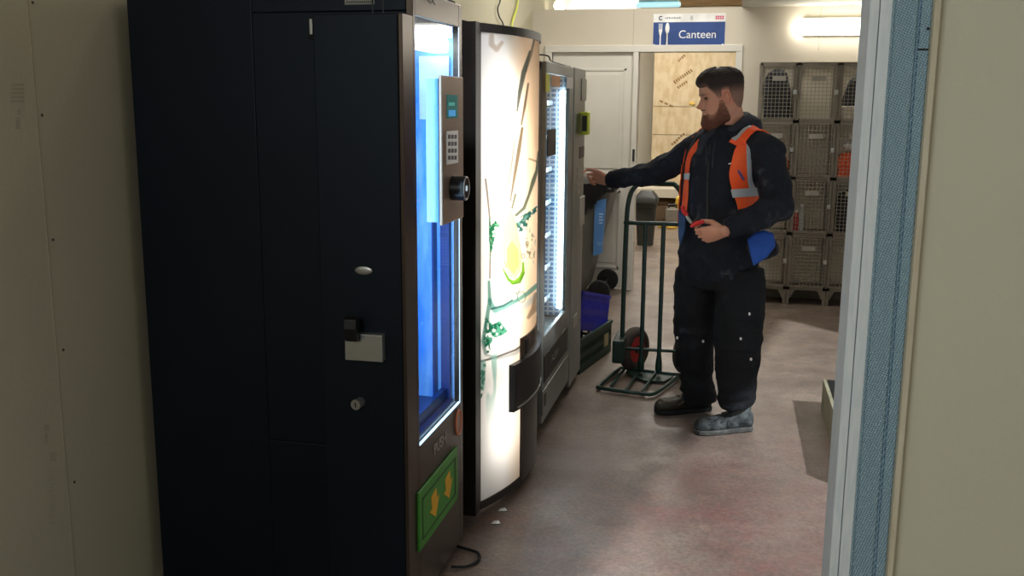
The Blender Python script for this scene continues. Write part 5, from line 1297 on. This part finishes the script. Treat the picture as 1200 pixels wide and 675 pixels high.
# boots
def boot(heel, toe, m_up, m_sole, name, marks=()):
    heel = heel.copy(); toe = toe.copy(); d_ = (toe-heel); d_.z = 0; L_ = d_.length; d_.normalize(); s_ = Vector((-d_.y, d_.x, 0)); up_ = MB()
    R = []
    for (t_, w_, z0_, z1_) in ((-.0,.022,.03,.075),(.02,.034,.02,.10),(.08,.039,.02,.115),(.16,.040,.02,.118),(.24,.037,.02,.112),(.33,.039,.02,.112),(.45,.041,.02,.096),(.60,.046,.02,.082),(.75,.050,.02,.078),(.88,.046,.02,.074),(.96,.035,.02,.062),(1.0,.018,.024,.046)):
        c_ = heel+d_*L_*t_; R.append([c_+s_*w_*math.copysign(abs(math.cos(q))**.75,math.cos(q))+UP*((z0_+z1_)/2+(z1_-z0_)/2*math.copysign(abs(math.sin(q))**.75,math.sin(q))) for q in [2*math.pi*k/20 for k in range(20)]])
    up_.rings(R); a_ = heel+d_*L_*.20
    up_.tube([a_+UP*.05, a_+UP*.12, a_+UP*.22], [.045,.049,.054], 16)
    me = remesh(up_, .005, 3); wrinkle(me, .0025, (30,30,40), 3)
    o = put(name, me, m_up, man)
    so_ = MB(); R = []
    for zz, gr in ((0,-.004),(.008,.003),(.022,.004),(.026,.0)):
        out = []
        for k in range(32):
            q = 2*math.pi*k/32; x = (1-math.cos(q))/2
            w_ = lerp_tb([(0,.020),(.03,.033),(.2,.038),(.45,.041),(.7,.050),(.88,.046),(.96,.034),(1.0,.012)], x)[0]+gr
            out.append(heel+d_*(L_*x+(gr if x > .5 else -gr))+s_*w_*(1 if q < math.pi else -1)*min(1, abs(math.sin(q))*3.5)+UP*zz)
        R.append(out)
    so_.rings(R); so_.build('sole', m_sole, o, smooth=35)
    bb_ = BVHTree.FromPolygons([v.co+world_loc(man) for v in me.vertices], [tuple(p.vertices) for p in me.polygons])
    for path, rad, mm_, nm_ in marks: 
        P_ = [hit(*p, bb_, .0015) for p in path]; P_ = [p for p in P_ if p is not None]
        if len(P_) > 1: MB().tube(P_, rad, 6, True).build(nm_, mm_, o, smooth=True)
    lc_ = mat('lace_'+name, (70,66,56) if name == 'boot' else (40,40,42), .8)
    for k in range(5):
        t_ = .38+.05*k; zz = lerp_tb([(.24,.120),(.33,.115),(.45,.099),(.60,.085),(.75,.08)], t_)[0]+.001; c_ = heel+d_*L_*t_+UP*zz; sg = 1 if k % 2 else -1
        MB().tube([c_-s_*.022-d_*.008*sg+UP*-.008, c_+UP*.003, c_+s_*.022+d_*.008*sg+UP*-.008], .0028, 6, True).build('lace', lc_, o, smooth=True)
    return o
bR = mat('brown_black_leather',(42,38,32),.55,rgb2=(62,56,46),scale=14,bump=.3,bscale=70); bL = mat('dusty_grey_leather',(40,44,46),.8,rgb2=(86,92,92),scale=22,bump=.3,bscale=70)
boot(onz(832,483,0)+Vector((.0,.04,0)), onz(767,487,0)+Vector((0,.03,0)), bR, M['rubber'], 'boot', [([(783,471),(791,465),(789,473),(797,467),(795,475),(802,470)], .0030, mat('tan_lace',(112,96,64),.8), 'side_lace'), ([(778,474),(779,481),(777,487)], .002, M['black2'], 'seam')])
boot(onz(880,506,0)+Vector((0,.03,0)), onz(814,511,0)+Vector((0,.03,0)), bL, mat('dusty_sole',(58,60,58),.8,rgb2=(84,84,80),scale=30), 'boot', [([(831,491),(840,484),(838,493),(847,486),(845,496),(854,488),(852,497)], .0034, mat('dark_lace',(20,20,22),.8), 'side_lace'), ([(829,491),(831,498),(829,506)], .0022, M['black2'], 'seam'), ([(856,488),(858,498),(866,504)], .0022, M['black2'], 'seam')])
# things he carries: they hang from his belt and hand
c6 = lambda P_: [(780+x/6.75, 230+y/6.75) for x, y in P_]
P_ = [ony(*p, 4.42) for p in c6([(640,345),(690,300),(770,270),(850,300),(868,400),(800,490),(690,560),(660,440)])]
o_ = P_[0]
mb = MB(); ctr = sum(P_, Vector((0,0,0)))/len(P_); R = []
for t_, k_ in ((0,.86),(.012,.97),(.03,1.0),(.055,.97),(.07,.85)): R.append([ctr.lerp(p, k_)+Vector((.10,1,0))*t_ for p in P_])
mb.rings(R); pch = mb.build('hip_pouch', M['blue_cloth'], origin=ctr); tag(pch, "blue cloth pouch hanging at the man's near hip under his bent arm", 'pouch')
bb = pch.modifiers.new('bevel','BEVEL'); bb.width = .006; bb.segments = 3
P2 = [ony(*p, 4.49) for p in c6([(630,400),(700,330),(830,300),(888,400),(895,455),(868,478),(800,505),(690,530)])]
ctr2 = sum(P2, Vector((0,0,0)))/len(P2); mb = MB(); R = []
for t_, k_ in ((0,.9),(.02,1.0),(.05,1.0),(.06,.9)): R.append([ctr2.lerp(p, k_)+Vector((.1,1,0))*t_ for p in P2])
mb.rings(R); q = mb.build('tool_bag', M['dark_cloth'], origin=ctr2); tag(q, "black tool bag behind the blue pouch on the man's hip", 'bag'); q.modifiers.new('bevel','BEVEL').width = .008
P3 = [ony(*p, 4.60) for p in c6([(98,110),(130,140),(160,160),(152,260),(132,340),(108,400),(97,300)])]
ctr3 = sum(P3, Vector((0,0,0)))/len(P3); mb = MB(); R = []
for t_, k_ in ((0,.9),(.012,1.0),(.04,1.0),(.05,.9)): R.append([ctr3.lerp(p, k_)+Vector((.1,1,0))*t_ for p in P3])
q = mb.rings(R).build('cloth_flap', mat('slate_blue_cloth',(46,78,122),.85,rgb2=(56,90,136),scale=8), origin=ctr3, smooth=50); tag(q, "slate blue cloth tucked at the man's far hip below the orange vest strip", 'cloth')
yk = 4.335
kc = ony(806,257,yk)
t = thing('retractable_lanyard', "red and silver key lanyard held in the man's near hand", 'lanyard', kc)
MB().tube([ony(800,243,yk+.02),ony(801,248,yk+.01),ony(804,251,yk)], .010, 10, True).build('strap_end', M['red'], t, smooth=True)
MB().tube([ony(803,250,yk),ony(807,257,yk),ony(810,261,yk)], [.006,.008,.007], 10, True).build('clasp', M['silver'], t, smooth=True)
MB().tube([ony(810,261,yk),ony(814,259,yk),ony(818,256,yk)], .005, 8, True).build('cord', M['black2'], t, smooth=True)
MB().tube([ony(811,265,yk-.008),ony(815,262,yk-.010),ony(823,260,yk-.004)], [.008,.011,.009], 12, True).build('grip', M['red'], t, smooth=True)
